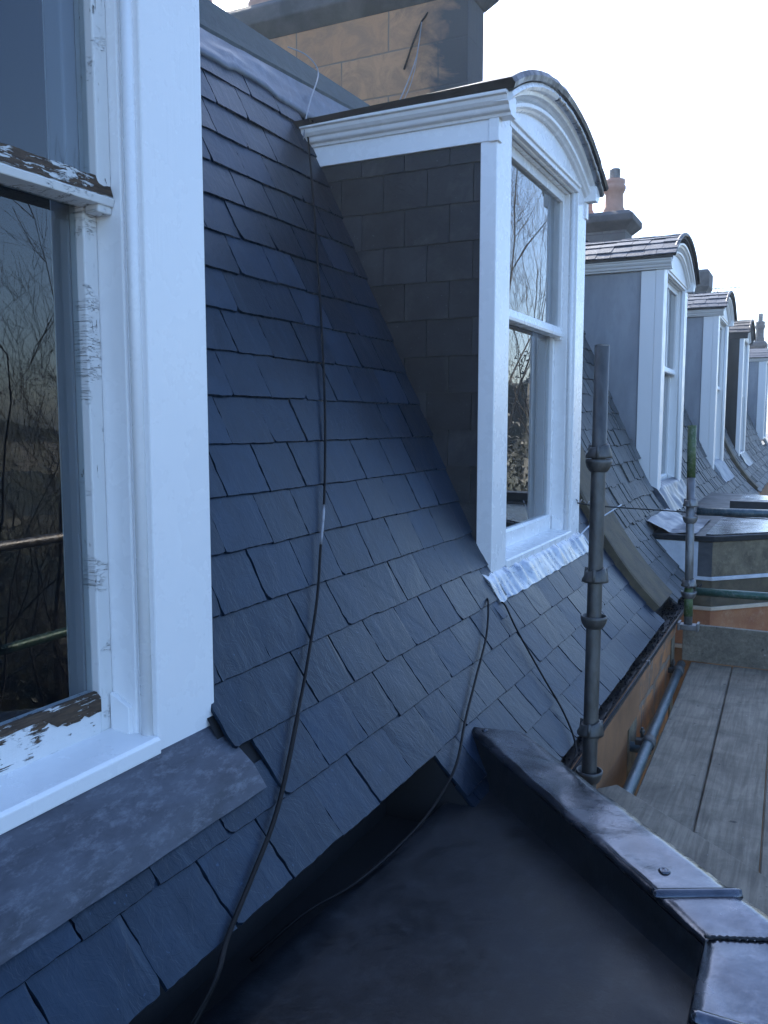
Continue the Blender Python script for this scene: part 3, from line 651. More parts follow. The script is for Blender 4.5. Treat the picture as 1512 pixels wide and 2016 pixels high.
    # lead apron below
    if idx == 0:
        mb = strip_sheet(y0 - 0.2, 1.292, 2.60, 2.771, 0.022, 0.012, 0.003, 5, 70, 14, 3, ragged=0.0015, name='tucked'); mb.build('lead_apron', M['lead_apron'], root)
    elif idx == 1:
        mb = strip_sheet(y0 - 0.085, yR + 0.03, 2.56, 2.692, 0.021, 0.012, 0.011, 14, 150, 22, 7, ragged=0.006, aniso=(1.5, 0.45)); mb.build('lead_apron', M['lead_shiny'], root)
    elif idx < 5:
        mb = strip_sheet(y0 - 0.02 if idx == 2 else y0 + 0.15, yR + 0.05, 2.5, 2.76 if idx == 2 else 2.80, 0.034, 0.02, 0.014, 9, 80, 16, 11 + idx, ragged=0.02); mb.build('lead_apron', M['grey_panel'] if idx == 3 else M['lead'], root)
    return root

LAB = ['nearest white dormer with peeling sashes, only its right half in view', 'tall white arched dormer with dark slate-hung cheek in the middle of the picture',
       'third white dormer, grey flat cheek, just past the scaffold pole', 'fourth white dormer, behind the short green-topped pole',
       'black-cheeked dormer with black curved roof and narrow white window', 'farthest white dormer cut off by the right edge of the picture']
for i, d in enumerate(DORM): dormer(i, *d, LAB[i])

# ------------------------------------------------------------------ far slate roof (weathered)
def far_roof(y0, y1, label, fine=True):
    root = thing('mansard_roof', (-1.0, y0, -1.0), label, 'roof'); rr = random.Random(int(y0 * 10))
    mb = MB()
    for k in range(0, 21):
        st = S0 - EX * k; y = y0 + rr.uniform(-0.1, 0)
        while y < y1:
            wd = rr.uniform(0.07, 0.15); ya, yb = y, y + wd - rr.uniform(0.002, 0.009); y += wd
            if ya < y0: ya = y0
            if yb > y1 or yb - ya < 0.02: continue
            ok = True
            for d in DORM:
                if st < 2.72 and yb > d[0] + 0.015 and ya < d[0] + W - 0.015: ok = False
            if not ok: continue
            slate(mb, st + rr.uniform(-0.010, 0.010), ya, yb, rr, rough=2.3, th=rr.uniform(0.006, 0.012), lift=0.012)
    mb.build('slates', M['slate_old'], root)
    mb = MB()
    edges = [y0]; 
    for d in DORM:
        if y0 < d[0] < y1: edges += [d[0] + 0.02, d[0] + W - 0.02]
    edges.append(y1)
    for i in range(len(PROF) - 1):
        for j in range(len(edges) - 1):
            if (j % 2 == 1 and SL[i] < 2.58) or SL[i] > 3.16: continue
            a, b = edges[j], edges[j + 1]
            mb.add([surf(SL[i] + 1e-5, a, 0), surf(SL[i + 1] - 1e-5, a, 0), surf(SL[i + 1] - 1e-5, b, 0), surf(SL[i] + 1e-5, b, 0)], [(0, 1, 2, 3)])
    mb.build('underlay', M['underlay'], root)
    mb = MB(); mb.box(-7.5, -1.86, y0, y1 - 0.005, 1.2, 1.41); mb.build('flat_roof', M['felt'], root)
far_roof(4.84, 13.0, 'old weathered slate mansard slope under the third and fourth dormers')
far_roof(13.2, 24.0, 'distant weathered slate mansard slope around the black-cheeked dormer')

# stone skews on the party walls
def skew(ya, yb, h, label, m, s0=0.5, s1=3.12):
    o = MB(); rings = []
    for i in range(0, 50):
        s_ = s0 + (s1 - s0) * i / 49; wb = 0.006 * noise.noise(Vector((s_ * 5, ya, 0)))
        rings.append([surf(s_, ya + wb, -0.02), surf(s_, ya + wb, h * 0.92 + wb), surf(s_, ya + 0.015, h), surf(s_, yb - 0.015, h + wb), surf(s_, yb, h * 0.9), surf(s_, yb, -0.02)])
    o.sweep(rings); o = o.build('skew', m, None, smooth=False); tag(o, label, 'skew'); return o
skew(4.40, 4.83, 0.055, 'mossy brown stone skew on the party wall right of the tall arched dormer', M['skewstone'])
skew(12.99, 13.22, 0.06, 'distant stone skew on the party wall before the black-cheeked dormer', M['skewstone'])

# ------------------------------------------------------------------ chimneys
def chimney(loc, x0, x1, y0, y1, zb, zc, capm, bm_, label, pots, cap_h=0.16, over=0.06, potm=None):
    root = thing('chimney', loc, label, 'chimney')
    mb = MB(); mb.box(x0, x1, y0, y1, zb, zc); mb.build('stack', bm_, root, bevel=0.008)
    mb = MB()
    def ring(o, z): return [(x0 - o, y0 - o, z), (x1 + o, y0 - o, z), (x1 + o, y1 + o, z), (x0 - o, y1 + o, z)]
    mb.sweep([ring(0.004, zc - 0.03), ring(over, zc + 0.05), ring(over, zc + cap_h), ring(over * 0.35, zc + cap_h + 0.045)])
    mb.build('cap', capm, root, bevel=0.008)
    for (px, py, r, h, can) in pots:
        mb = MB(); mb.smooth = True; z = zc + cap_h + 0.03
        mb.lathe((px, py, z), [(r * 1.15, 0), (r * 1.2, h * 0.06), (r * 1.05, h * 0.12), (r * 1.12, h * 0.17), (r * 0.95, h * 0.26), (r * 0.9, h * 0.6), (r * 1.02, h * 0.66), (r * 1.15, h * 0.74), (r * 1.15, h * 0.82), (r * 1.0, h * 0.86), (r * 1.06, h * 0.9), (r * 1.06, h), (r * 0.8, h), (r * 0.78, h * 0.9)], 20)
        p = mb.build('chimney_pot', potm or M['terracotta'], root)
        if can:
            mb = MB(); mb.smooth = True; pr = []
            for q in range(7): pr += [(r * 0.52, h + can * q / 7), (r * 0.60, h + can * (q + 0.3) / 7), (r * 0.52, h + can * (q + 0.7) / 7)]
            pr += [(r * 0.5, h + can), (r * 0.1, h + can)]
            mb.lathe((px, py, z), pr, 18); mb.build('flue_terminal', M['galv'], p)
    return root
chimney((-1.9, 4.9, 1.4), -5.6, -1.80, 4.66, 4.92, 1.0, 2.365, M['stone_dark'], M['chimney'], 'big brown sandstone chimney with soot-black corner above the coping', [(-3.2, 4.79, 0.11, 0.4, 0), (-3.75, 4.79, 0.11, 0.4, 0)], cap_h=0.14, over=0.07)
chimney((-1.9, 9.1, 1.4), -2.9, -1.755, 8.93, 9.28, 1.0, 1.93, M['stone_dark'], M['chimney_far'], 'smaller chimney with orange pots and silver flue behind the tall arched dormer', [(-1.91, 9.1, 0.098, 0.36, 0.11), (-2.22, 9.1, 0.098, 0.36, 0)], cap_h=0.11, over=0.085)
chimney((-1.9, 16.4, 1.6), -2.1, -1.76, 16.1, 16.6, 1.2, 2.28, M['stone_dark'], M['stone_dark'], 'slim black chimney rising behind the third dormer roof', [], cap_h=0.30, over=0.05)
chimney((-1.7, 30, 1.6), -3.4, -1.45, 29.6, 30.3, -3.0, 2.30, M['stone_dark'], M['chimney_far'], 'farthest chimney with pale pot at the right edge of the picture', [(-1.62, 29.9, 0.13, 0.65, 0.25)], cap_h=0.15, over=0.06, potm=M['stone_dark'])

# aerial
ae = thing('tv_aerial', (-1.6, 17.4, 1.4), 'thin television aerial against the white sky above the fourth dormer', 'aerial')
mb = MB(); mb.tube([(-1.70, 17.4, 1.2), (-1.70, 17.4, 2.42)], 0.012, 6); mb.build('mast', M['antenna'], ae)
mb = MB(); mb.tube([(-1.85, 17.2, 2.44), (-1.32, 17.6, 2.49)], 0.009, 6)
for q in range(9):
    c = Vector((-1.85, 17.2, 2.44)).lerp(Vector((-1.32, 17.6, 2.49)), q / 8); mb.tube([c + Vector((0.03, -0.06, -0.01)), c + Vector((-0.03, 0.06, 0.01))], 0.006, 5)
mb.tube([(-1.78, 17.25, 2.30), (-1.62, 17.35, 2.72)], 0.008, 5); mb.tube([(-1.84, 17.2, 2.36), (-1.84, 17.2, 2.5)], 0.008, 5)
mb.build('elements', M['antenna'], ae)
# roof pole by the top left
mb = MB(); mb.tube([(-3.62, 4.4, 1.3), (-3.62, 4.4, 3.2)], 0.02, 8); o = mb.build('flue_pole', M['whiterough'], smooth=True); tag(o, 'thin pale upright pole at the top beside the big chimney', 'pole')

# ------------------------------------------------------------------ gutter
g = thing('gutter', (-0.62, 3.5, -1.02), 'black weathered gutter along the foot of the slates above the sandstone wall', 'gutter')
mb = MB(); rings = []
for k in range(0, 60):
    y = 2.02 + (5.58 - 2.02) * k / 59; wv = 0.004 * noise.noise(Vector((y * 2.2, 0, 0)))
    pr = [(-0.70, -0.985), (-0.70, -1.03), (-0.665, -1.037), (-0.61, -1.037), (-0.582, -1.028), (-0.574, -1.0), (-0.566, -0.998), (-0.566, -1.012), (-0.574, -1.018), (-0.59, -1.042), (-0.68, -1.045), (-0.71, -1.03), (-0.71, -0.985)]
    rings.append([(x + wv, y, z + wv) for x, z in pr])
mb.sweep(rings); mb.build('trough', M['gutter'], g)
mb = MB(); rr = random.Random(9)
for q in range(700):
    y = rr.uniform(2.05, 5.55); x = rr.uniform(-0.695, -0.585); s_ = rr.uniform(0.004, 0.014)
    mb.add([(x, y, -1.037), (x + s_, y, -1.037 + s_ * 0.3), (x + s_ * 0.5, y + s_, -1.037), (x + s_ * 0.4, y + s_ * 0.4, -1.031 + s_ * 0.5)], [(0, 1, 3), (1, 2, 3), (2, 0, 3)])
tag(mb.build('silt', M['gutter'], g), kind='stuff')
for (y) in (3.62,):
    mb = MB(); mb.box(-0.578, -0.560, y, y + 0.012, -1.01, -0.992); mb.build('clip', M['galv'], g, bevel=0.002)
mb = MB(); mb.tube([(-0.570, 2.1, -0.996), (-0.570, 5.5, -0.996)], 0.0035, 6); mb.build('gutter_lip', M['lead_dark'], g, smooth=True)

# ------------------------------------------------------------------ walls
wall = thing('terraced_house', (-0.6, 3.0, -11), 'orange and brown sandstone house wall below the gutter beside the scaffold boards', 'house')
mb = MB(); mb.box(-7.4, -0.590, -1.5, 4.53, -11, -1.046); mb.build('wall', M['rubble'], wall)
mb = MB(); mb.box(-0.5895, -0.571, 1.2, 3.46, -1.165, -1.0135); mb.build('frieze', M['brownpaint'], wall, bevel=0.003)
mb = MB(); mb.box(-0.5895, -0.577, 3.4605, 4.53, -1.075, -1.0145); mb.build('eaves_course', M['rubble'], wall, bevel=0.002)
mb = MB(); mb.box(-0.5895, -0.579, 3.30, 3.4595, -2.6, -1.1665); mb.build('window_margin', M['panelstone'], wall, bevel=0.003)
mb = MB(); mb.box(-0.5895, -0.585, 1.2, 3.2985, -2.6, -1.1665); mb.build('smooth_panel', M['brownpaint'], wall)
mb = MB(); mb.box(-0.5895, -0.581, 4.44, 4.527, -3, -1.0765); mb.build('corner_margin', M['panelstone'], wall, bevel=0.003)
mb = MB(); mb.box(-7.4, -0.72, 4.535, 24, -11, -1.085); mb.build('far_wall', M['brownpaint'], wall)

# neighbouring bay with flat roof
nb = thing('bay_window', (-0.3, 6.5, -11), 'neighbouring stone bay with flat dark roof and white painted return beyond the scaffold', 'bay window')
def off_poly(o): return [(-0.93, 5.6 - o), (-0.515 + o * 0.4, 5.6 - o), (0.35 + o, 6.465 - o * 0.4), (0.35 + o, 8.2), (-0.5, 9.05 + o), (-0.93, 9.05 + o)]
for nm, o, z0, z1, m_ in (('roof_edge', 0.016, -0.738, -0.703, 'lead_dark'), ('stone_panel', 0.0, -0.957, -0.7385, 'panelstone'), ('white_band', 0.006, -0.982, -0.9575, 'whiterough'),
                          ('band_course', 0.0, -1.145, -0.9825, 'skewstone'), ('cream_string', 0.012, -1.170, -1.1455, 'cream'), ('lower_stone', -0.004, -1.40, -1.1705, 'redstone'), ('lower_string', 0.01, -1.425, -1.4005, 'cream'), ('lower_wall', -0.006, -11, -1.4255, 'brownpaint')):
    mb = MB(); mb.prism_z(off_poly(o), z0, z1); mb.build(nm, M[m_], nb, bevel=0.004)
mb = MB(); mb.box(-0.93, -0.60, 5.592, 5.599, -0.9565, -0.742); mb.build('painted_return', M['whiterough'], nb)
mb = MB(); mb.box(-0.60, -0.517, 5.594, 5.599, -0.9565, -0.742); mb.build('dark_return', M['stone_dark'], nb)
mb = MB(); mb.smooth = True
for q in range(1):
    ny = 26; vs = []; 
    for i in range(ny + 1):
        for k in range(ny + 1):
            x = -0.92 + 0.30 * i / ny; y = 5.63 + 0.9 * k / ny
            vs.append((x, y, -0.695 + 0.07 * max(0, 1 - i / ny * 2.2) + 0.012 * noise.noise(Vector((x * 14, y * 8, 2)))))
    mb.add(vs, [(i * (ny + 1) + k, (i + 1) * (ny + 1) + k, (i + 1) * (ny + 1) + k + 1, i * (ny + 1) + k + 1) for i in range(ny) for k in range(ny)])
mb.build('bright_flashing', M['lead'], nb)
mb = MB(); mb.prism_z([(-0.56, 5.62), (-0.512, 5.62), (0.33, 6.46), (0.33, 8.15), (-0.5, 8.98), (-0.56, 8.98)], -0.7025, -0.694); mb.build('wet_roof_sheet', M['lead_cap'], nb)
bx = MB(); bx.box(-0.56, 0.33, 7.3, 7.5, -0.69, -0.625); bx = bx.build('roof_upstand', M['gutter'], nb, bevel=0.004)

# ------------------------------------------------------------------ near bay roof in lead
bay = thing('bay_roof', (-0.4, 1.2, -1.0), 'black lead bay roof with a broad shiny capped upstand in the foreground', 'bay roof')
A_in, B_in, C_in = (-0.842, 2.222), (-0.123, 1.452), (-0.116, -1.2)
A_out, B_out, C_out = (-0.682, 2.248), (0.028, 1.515), (0.034, -1.2)
def deckz(x, y): return -0.937 - (-0.12 - x) * 0.055
# cap, subdivided so that it can be dented
mb = MB(); mb.smooth = True
def cap_run(p0, q0, p1, q1, n, seed, cap0=False):
    rings = []
    for i in range(n + 1):
        t = i / n; a = Vector((p0[0] + (p1[0] - p0[0]) * t, p0[1] + (p1[1] - p0[1]) * t, 0)); b = Vector((q0[0] + (q1[0] - q0[0]) * t, q0[1] + (q1[1] - q0[1]) * t, 0))
        ring = []
        w1 = 0.0022 * noise.noise(Vector((a.x * 9, a.y * 9, seed)))
        ring.append((a.x, a.y, -0.885)); ring.append((a.x, a.y, -0.868))
        for k in range(0, 9):
            u = 0.025 + 0.95 * k / 8; p = a.lerp(b, u)
            z = -0.860 + 0.0030 * noise.noise(Vector((p.x * 11, p.y * 11, seed))) + 0.0012 * noise.noise(Vector((p.x * 40, p.y * 40, seed)))
            if k in (0, 8): z -= 0.002
            ring.append((p.x, p.y, z + w1))
        ring.append((b.x, b.y, -0.868)); ring.append((b.x, b.y, -0.90))
        rings.append(ring)
    return rings
rings = cap_run(A_in, A_out, B_in, B_out, 70, 1); mb.sweep(rings, closed_ring=False)
mb.add(rings[0], [tuple(range(len(rings[0])))[::-1]])
rings2 = cap_run(B_in, B_out, C_in, C_out, 110, 1); mb.sweep(rings2, closed_ring=False)
cap = mb.build('upstand_cap', M['lead_cap'], bay)
# the upstand walls
mb = MB(); mb.smooth = False; rings = []
def wallrings(path, z1f, n):
    out = []
    for (p, q) in zip(path[:-1], path[1:]):
        for i in range(n + 1):
            t = i / n; x = p[0] + (q[0] - p[0]) * t; y = p[1] + (q[1] - p[1]) * t; out.append((x, y))
    return out
path = wallrings([(-0.838, 2.217), (-0.124, 1.449), (-0.1175, -1.2)], None, 50)
for x, y in path:
    wv = 0.004 * noise.noise(Vector((x * 7, y * 7, 5)))
    rings.append([(x, y, -0.872), (x - 0.001 + wv, y - 0.001 + wv, -0.90), (x - 0.002 + wv, y - 0.003 + wv, deckz(x, y) + 0.008), (x - 0.010, y - 0.010, deckz(x, y) - 0.004)])
mb.sweep(rings, closed_ring=False); mb.build('upstand_lining', M['lead_dark'], bay, smooth=True)
# deck
mb = MB(); mb.smooth = True; rows = []
for i in range(0, 61):
    y = -1.2 + 3.42 * i / 60; xl = -0.795 - (2.039 - y) * 0.0645 if y < 2.04 else -0.795 - (y - 2.04) * 0.25
    xr = -0.115 if y < 1.452 else -0.123 - (y - 1.452) * (0.719 / 0.77)
    row = [(xl - 0.012, y, -1.075), (xl - 0.008, y, deckz(xl, y) - 0.012), (xl, y, deckz(xl, y))]
    for k in range(1, 24):
        x = xl + (xr - xl) * k / 23; row.append((x, y, deckz(x, y) + 0.0035 * noise.noise(Vector((x * 5, y * 5, 8)))))
    rows.append(row)
mb.sweep(rows, closed_ring=False); mb.build('lead_deck', M['lead_dark'], bay)
# rolls, seams and screws
def roll(p, q, r=0.010, nm='lead_roll'):
    mb = MB(); mb.smooth = True; P = [Vector((*p, 0)), Vector((*q, 0))]; d = (P[1] - P[0]); pts = [P[0] + d * t / 14 for t in range(15)]
    nrm = Vector((-d.y, d.x, 0)).normalized()
    rr_ = []
    for a in pts:
        rr_.append([a + nrm * 0.020 + Vector((0, 0, -0.861)), a + nrm * 0.011 + Vector((0, 0, -0.8575)), a + nrm * 0.006 + Vector((0, 0, -0.8575 + r)), a - nrm * 0.004 + Vector((0, 0, -0.8565 + r)), a - nrm * 0.010 + Vector((0, 0, -0.858)), a - nrm * 0.012 + Vector((0, 0, -0.862))])
    mb.sweep(rr_, closed_ring=True)
    # turned down ends
    mb.build(nm, M['lead_cap'], bay)
roll((-0.222, 1.550), (-0.078, 1.624), 0.007); roll((-0.119, 1.240), (0.032, 1.235), 0.009)
mb = MB(); mb.smooth = True
d0 = Vector((-0.122, 1.452, -0.858)); d1 = Vector((0.03, 1.516, -0.858)); rr = random.Random(2); pts = [d0.lerp(d1, t / 40) + Vector((0, 0, 0.0014 * math.sin(t * 2.3))) for t in range(41)]
mb.tube(pts, [0.0030 + 0.0005 * math.sin(t * 2.1) for t in range(41)], 8)
mb.build('welded_seam', M['lead_dark'], bay)
for (x, y, r) in ((-0.215, 1.645, 0.0115), (-0.782, 2.209, 0.009)):
    mb = MB(); mb.smooth = True; mb.lathe((x, y, -0.861), [(r, 0), (r, 0.002), (r * 0.86, 0.0042), (r * 0.6, 0.0048), (r * 0.55, 0.0038), (r * 0.3, 0.0056), (0.0005, 0.006)], 20); mb.build('fixing_dot', M['lead_cap'], bay)


for o_ in list(bay.children_recursive):
    for v_ in o_.data.vertices: v_.co = (v_.co + bay.location) * 0.959 - bay.location
mb = MB(); mb.box(-1.02, -0.70, -1.2, 1.884, -1.035, -1.0); mb.box(-1.02, -0.665, 1.8835, 2.35, -1.045, -1.004); mb.box(-1.06, -0.93, -1.2, 1.884, -1.03, -0.76); 
pp = [surf(2.87 + 0.04 * i, 1.8865, 0.001) for i in range(8)] + [Vector((-0.66, 1.889, -1.14)), Vector((-1.03, 1.889, -1.14)), Vector((-1.03, 1.889, -0.8))]
mb.add(pp, [tuple(range(len(pp)))]); mb.build('box_gutter', M['underlay'], bay)
# bay walls underneath
mb = MB(); mb.prism_z([(-0.60, 2.08), (0.008, 1.43), (0.01, -1.2), (-0.10, -1.2), (-0.10, 1.42), (-0.60, 1.95)], -11, -0.837); mb.build('bay_wall', M['rubble'], bay)
# ------------------------------------------------------------------ cables
def cable(pts, r, label, m, name='cable', cat='cable', per=6, n=8, group=None):
    mb = MB(); mb.smooth = True; mb.tube(spline(pts, per), r, n); o = mb.build(name, m); tag(o, label, cat, group); return o
c1 = [(0.752, 2.889), (1.143, 2.664), (1.573, 2.402), (1.932, 2.171), (2.204, 1.972), (2.335, 1.859), (2.465, 1.745), (2.606, 1.579), (2.683, 1.475), (2.78, 1.337), (2.835, 1.244), (2.883, 1.139), (2.932, 1.027), (2.972, 0.954)]
cab1 = cable([surf(s_, y, 0.026) for s_, y in c1] + [Vector((-0.80, 0.90, -0.93))], 0.0036, 'long black cable trailing down the slates from the tall dormer cornice to the box gutter', M['cable'])
cm = [surf(s_, y, 0.026) for s_, y in c1]; sp = spline(cm, 6); wp = MB(); wp.smooth = True; wp.tube(sp[25:31], [0.0036, 0.0039, 0.0037, 0.0040, 0.0038, 0.0036], 8); wp.build('worn_sheath', M['wire'], cab1)
cable([surf(s_, y + 0.006, 0.026) for s_, y in c1[8:]] + [Vector((-0.79, 0.88, -0.94))], 0.0030, 'second strand of cable running beside the long cable at its lower end', M['cable'])
cable([surf(2.655, 2.72, 0.01), surf(2.673, 2.675, 0.026), surf(2.759, 2.518, 0.028), surf(2.85, 2.273, 0.028), surf(2.918, 2.084, 0.028), surf(2.986, 1.905, 0.028), Vector((-0.75, 1.76, -0.895)), Vector((-0.765, 1.60, -0.920)), Vector((-0.785, 1.44, -0.927)), Vector((-0.835, 1.34, -0.945)), Vector((-0.88, 1.22, -0.985))], 0.0034, 'black cable curving from the foot of the tall dormer over the lead upstand end', M['cable'])
cable([surf(2.69, 2.80, 0.012), surf(2.707, 2.785, 0.03), surf(2.802, 2.758, 0.028), surf(2.971, 2.704, 0.028), surf(3.096, 2.649, 0.028), surf(3.19, 2.545, 0.03), Vector((-0.60, 2.46, -1.02)), Vector((-0.62, 2.30, -1.05))], 0.0032, 'thin black cable from the bright flashing down into the gutter', M['cable'])
# loose bit of slate peeping out under the flashing
mb = MB(); slate(mb, 2.742, 2.735, 2.785, random.Random(4), length=0.08, lift=0.012); o = mb.build('slate_chip', M['slate_top']); tag(o, 'small loose piece of slate tucked under the bright flashing', 'slate')
# wires over the coping and up to the chimney
wg = 'thin grey wires at the chimney'
cable([(-1.93, 3.03, 1.475), (-1.885, 3.10, 1.46), (-1.85, 3.13, 1.40), (-1.80, 2.99, 1.25), (-1.745, 2.86, 1.125), (-1.72, 2.80, 1.03)], 0.0026, 'grey wire hooked over the coping above the tall dormer', M['wire'], 'wire', 'wire', group=wg)
eye = Vector((-2.07, 4.645, 2.235))
cable([(-1.72, 2.95, 1.15), (-1.80, 3.3, 1.21), (-1.92, 3.9, 1.45), (-2.05, 4.5, 1.95), eye], 0.003, 'thin grey wire rising from the dormer roof to the chimney eye', M['wire'], 'wire', 'wire', group=wg)
cable([(-1.78, 3.1, 1.17), (-1.88, 3.5, 1.25), (-2.02, 4.1, 1.50), (-2.10, 4.58, 1.90), eye], 0.0022, 'lower of the thin wires fanning from the chimney eye', M['wire'], 'wire', 'wire', group=wg)
cable([(-3.44, 4.2, 2.75), (-3.3, 4.0, 2.2), (-3.1, 3.9, 1.5)], 0.003, 'grey wire crossing the chimney top at the upper left', M['wire'], 'wire', 'wire', group=wg)
mb = MB(); mb.smooth = True
mb.tube([eye + Vector((0.03, 0.02, 0.05)), eye, eye + Vector((-0.05, -0.01, -0.11)), eye + Vector((-0.11, 0, -0.24))], 0.0055, 8); o = mb.build('cable_bundle', M['cable']); tag(o, 'dark bunch of cable fixed to the brown chimney face', 'cable')
# line from the dormer to the right
cable([(-1.0, 4.11, -0.39), (-0.92, 4.3, -0.42), (-0.60, 4.75, -0.475), (-0.2, 5.3, -0.55), (0.5, 6.2, -0.62)], 0.0032, 'thin dark line stretched from the tall dormer past the far pole', M['cable'], 'line', 'line')
mb = MB(); mb.smooth = True
for q in range(7):
    a = Vector((-1.0, 4.09, -0.375)).lerp(Vector((-0.93, 4.28, -0.415)), q / 6); mb.tube([a + Vector((0, -0.010, 0.006 * (-1) ** q)), a + Vector((0.004, 0.012, -0.006 * (-1) ** q))], 0.003, 6)
o = mb.build('chain', M['galv']); tag(o, 'short twisted chain hooked to the right foot of the tall dormer', 'chain')
cable([(-0.998, 3.95, -0.545), (-0.985, 4.09, -0.55), (-0.95, 4.22, -0.50), (-0.85, 4.42, -0.42)], 0.0035, 'short white cable at the right foot of the tall dormer', M['whiterough'], 'cable', 'cable')

# ------------------------------------------------------------------ scaffold
TR = 0.0205
def cups(root, line, specs, m):
    for kind, z in specs:
        x, y = line(z); mb = MB(); mb.smooth = True
        if kind == 'bowl':
            mb.lathe((x, y, z), [(TR + 0.001, -0.020), (TR + 0.006, -0.017), (TR + 0.0135, -0.004), (TR + 0.0165, 0.008), (TR + 0.0165, 0.016), (TR + 0.0125, 0.016), (TR + 0.010, 0.002), (TR + 0.0005, -0.006)], 28)
            mb.build('bottom_cup', m, root)
        else:
            n = 28; prof = [(TR + 0.0165, -0.017), (TR + 0.0165, -0.010), (TR + 0.011, 0.004), (TR + 0.0075, 0.016), (TR + 0.0005, 0.019), (TR + 0.0005, -0.017)]
            rings = [[(x + math.cos(2 * math.pi * k / n) * r, y + math.sin(2 * math.pi * k / n) * r, z + h + 0.006 * math.sin(2 * math.pi * k / n + 1) * (1 if h > 0 else 0)) for k in range(n)] for r, h in prof]
            mb.sweep(rings)
            for q in range(3):
                a_ = q * 2.1 + 0.6; mb.tube([(x + math.cos(a_) * (TR + 0.014), y + math.sin(a_) * (TR + 0.014), z - 0.016), (x + math.cos(a_) * (TR + 0.010), y + math.sin(a_) * (TR + 0.010), z + 0.020)], 0.0055, 6)
            mb.build('top_cup', m, root)
def line1(z): t = (0.214 - z) / 1.22; return (-0.542 + 0.024 * t, 2.475 - 0.132 * t)
p1 = thing('scaffold_standard', (-0.52, 2.3, -3.0), 'near dull steel scaffold pole with flared cups in front of the slates', 'scaffold pole', 'scaffold uprights')
mb = MB(); mb.smooth = False; zs = [-3.0, -1.0, -0.2, 0.214]
pts = [(*line1(z), z) for z in zs]; mb.tube(pts, TR, 24); mb.build('tube', M['galv_dark'], p1, smooth=True, bevel=0)
mb = MB(); mb.lathe((*line1(0.214), 0.2105), [(TR - 0.001, 0), (TR + 0.0004, 0.001), (TR + 0.0004, 0.0038), (TR - 0.004, 0.004), (TR - 0.004, -0.05)], 24); mb.build('rim', M['galv'], p1, smooth=False)
cups(p1, line1, [('top', -0.085), ('bowl', -0.122), ('top', -0.432), ('bowl', -0.560), ('top', -0.860), ('bowl', -0.992)], M['galv_dark'])
def line2(z): t = (-0.02 - z) / 1.0; return (-0.540 + 0.028 * t, 4.56 - 0.105 * t)
p2 = thing('scaffold_standard', (-0.52, 4.5, -1.03), 'far scaffold pole with lime green top and green foot by the toe board', 'scaffold pole', 'scaffold uprights')
mb = MB(); mb.tube([(*line2(z), z) for z in (-1.02, -0.28)], TR, 20); mb.build('tube', M['galv'], p2, smooth=True)
mb = MB(); mb.tube([(*line2(z), z) for z in (-0.279, -0.02)], TR + 0.0004, 20); mb.build('painted_top', M['lime'], p2, smooth=True)
mb = MB(); mb.tube([(*line2(z), z) for z in (-0.97, -0.83)], TR + 0.0008, 20); mb.build('painted_foot', M['lime'], p2, smooth=True)
cups(p2, line2, [('top', -0.405), ('bowl', -0.487), ('top', -0.803), ('bowl', -0.862)], M['galv'])
x, y = line2(-1.02); mb = MB(); mb.box(x - 0.045, x + 0.05, y - 0.03, y + 0.03, -1.035, -1.008); mb.box(x - 0.048, x - 0.036, y - 0.034, y + 0.034, -1.038, -0.998); mb.box(x + 0.041, x + 0.053, y - 0.034, y + 0.034, -1.038, -0.998); mb.build('foot_clamp', M['galv'], p2, bevel=0.003)
def stube(p, q, m, label, name='scaffold_tube', group='scaffold rails', coup=()):
    mid = Vector(p).lerp(Vector(q), 0.5); root = thing(name, mid, label, 'scaffold tube', group)
    mb = MB(); mb.tube([Vector(p).lerp(Vector(q), t / 6) for t in range(7)], TR, 20); mb.build('tube', m, root, smooth=True)
    d = (Vector(q) - Vector(p)); 
    for t in coup:
        c = Vector(p).lerp(Vector(q), t); mb = MB(); mb.smooth = True
        mb.lathe(c, [(TR + 0.0005, -0.03), (TR + 0.006, -0.028), (TR + 0.0075, 0.0), (TR + 0.006, 0.028), (TR + 0.0005, 0.03)], 18, axis=d); s_ = mb.build('coupler', M['galv_dark'], root)
        mb = MB(); mb.box(c.x - 0.048, c.x - TR, c.y - 0.016, c.y + 0.016, c.z - 0.012, c.z + 0.012); mb.build('coupler_bolt', M['galv_dark'], s_, bevel=0.003)
        mb = MB(); mb.tube([c + Vector((-0.03, 0.035, -0.01)), c + Vector((-0.03, 0.035, 0.045))], 0.006, 8); mb.lathe(c + Vector((-0.03, 0.035, 0.024)), [(0.011, 0), (0.011, 0.01)], 6); mb.build('bolt', M['galv_dark'], s_)
    return root
stube((-0.50, 4.54, -0.448), (0.75, 4.57, -0.440), M['bluetube'], 'upper blue-green guard rail running right from the far pole')
stube((-0.49, 4.52, -0.852), (0.75, 4.56, -0.848), M['green'], 'lower green guard rail running right from the far pole')
stube((-0.462, 1.55, -1.240), (-0.545, 4.52, -1.235), M['bluetube'], 'blue-green tube lying along the left edge of the scaffold boards', coup=(0.60, 0.955))
stube((-0.60, 3.33, -1.262), (-0.50, 3.33, -1.262), M['bluetube'], 'short blue tube from the stone wall to the ledger coupler')
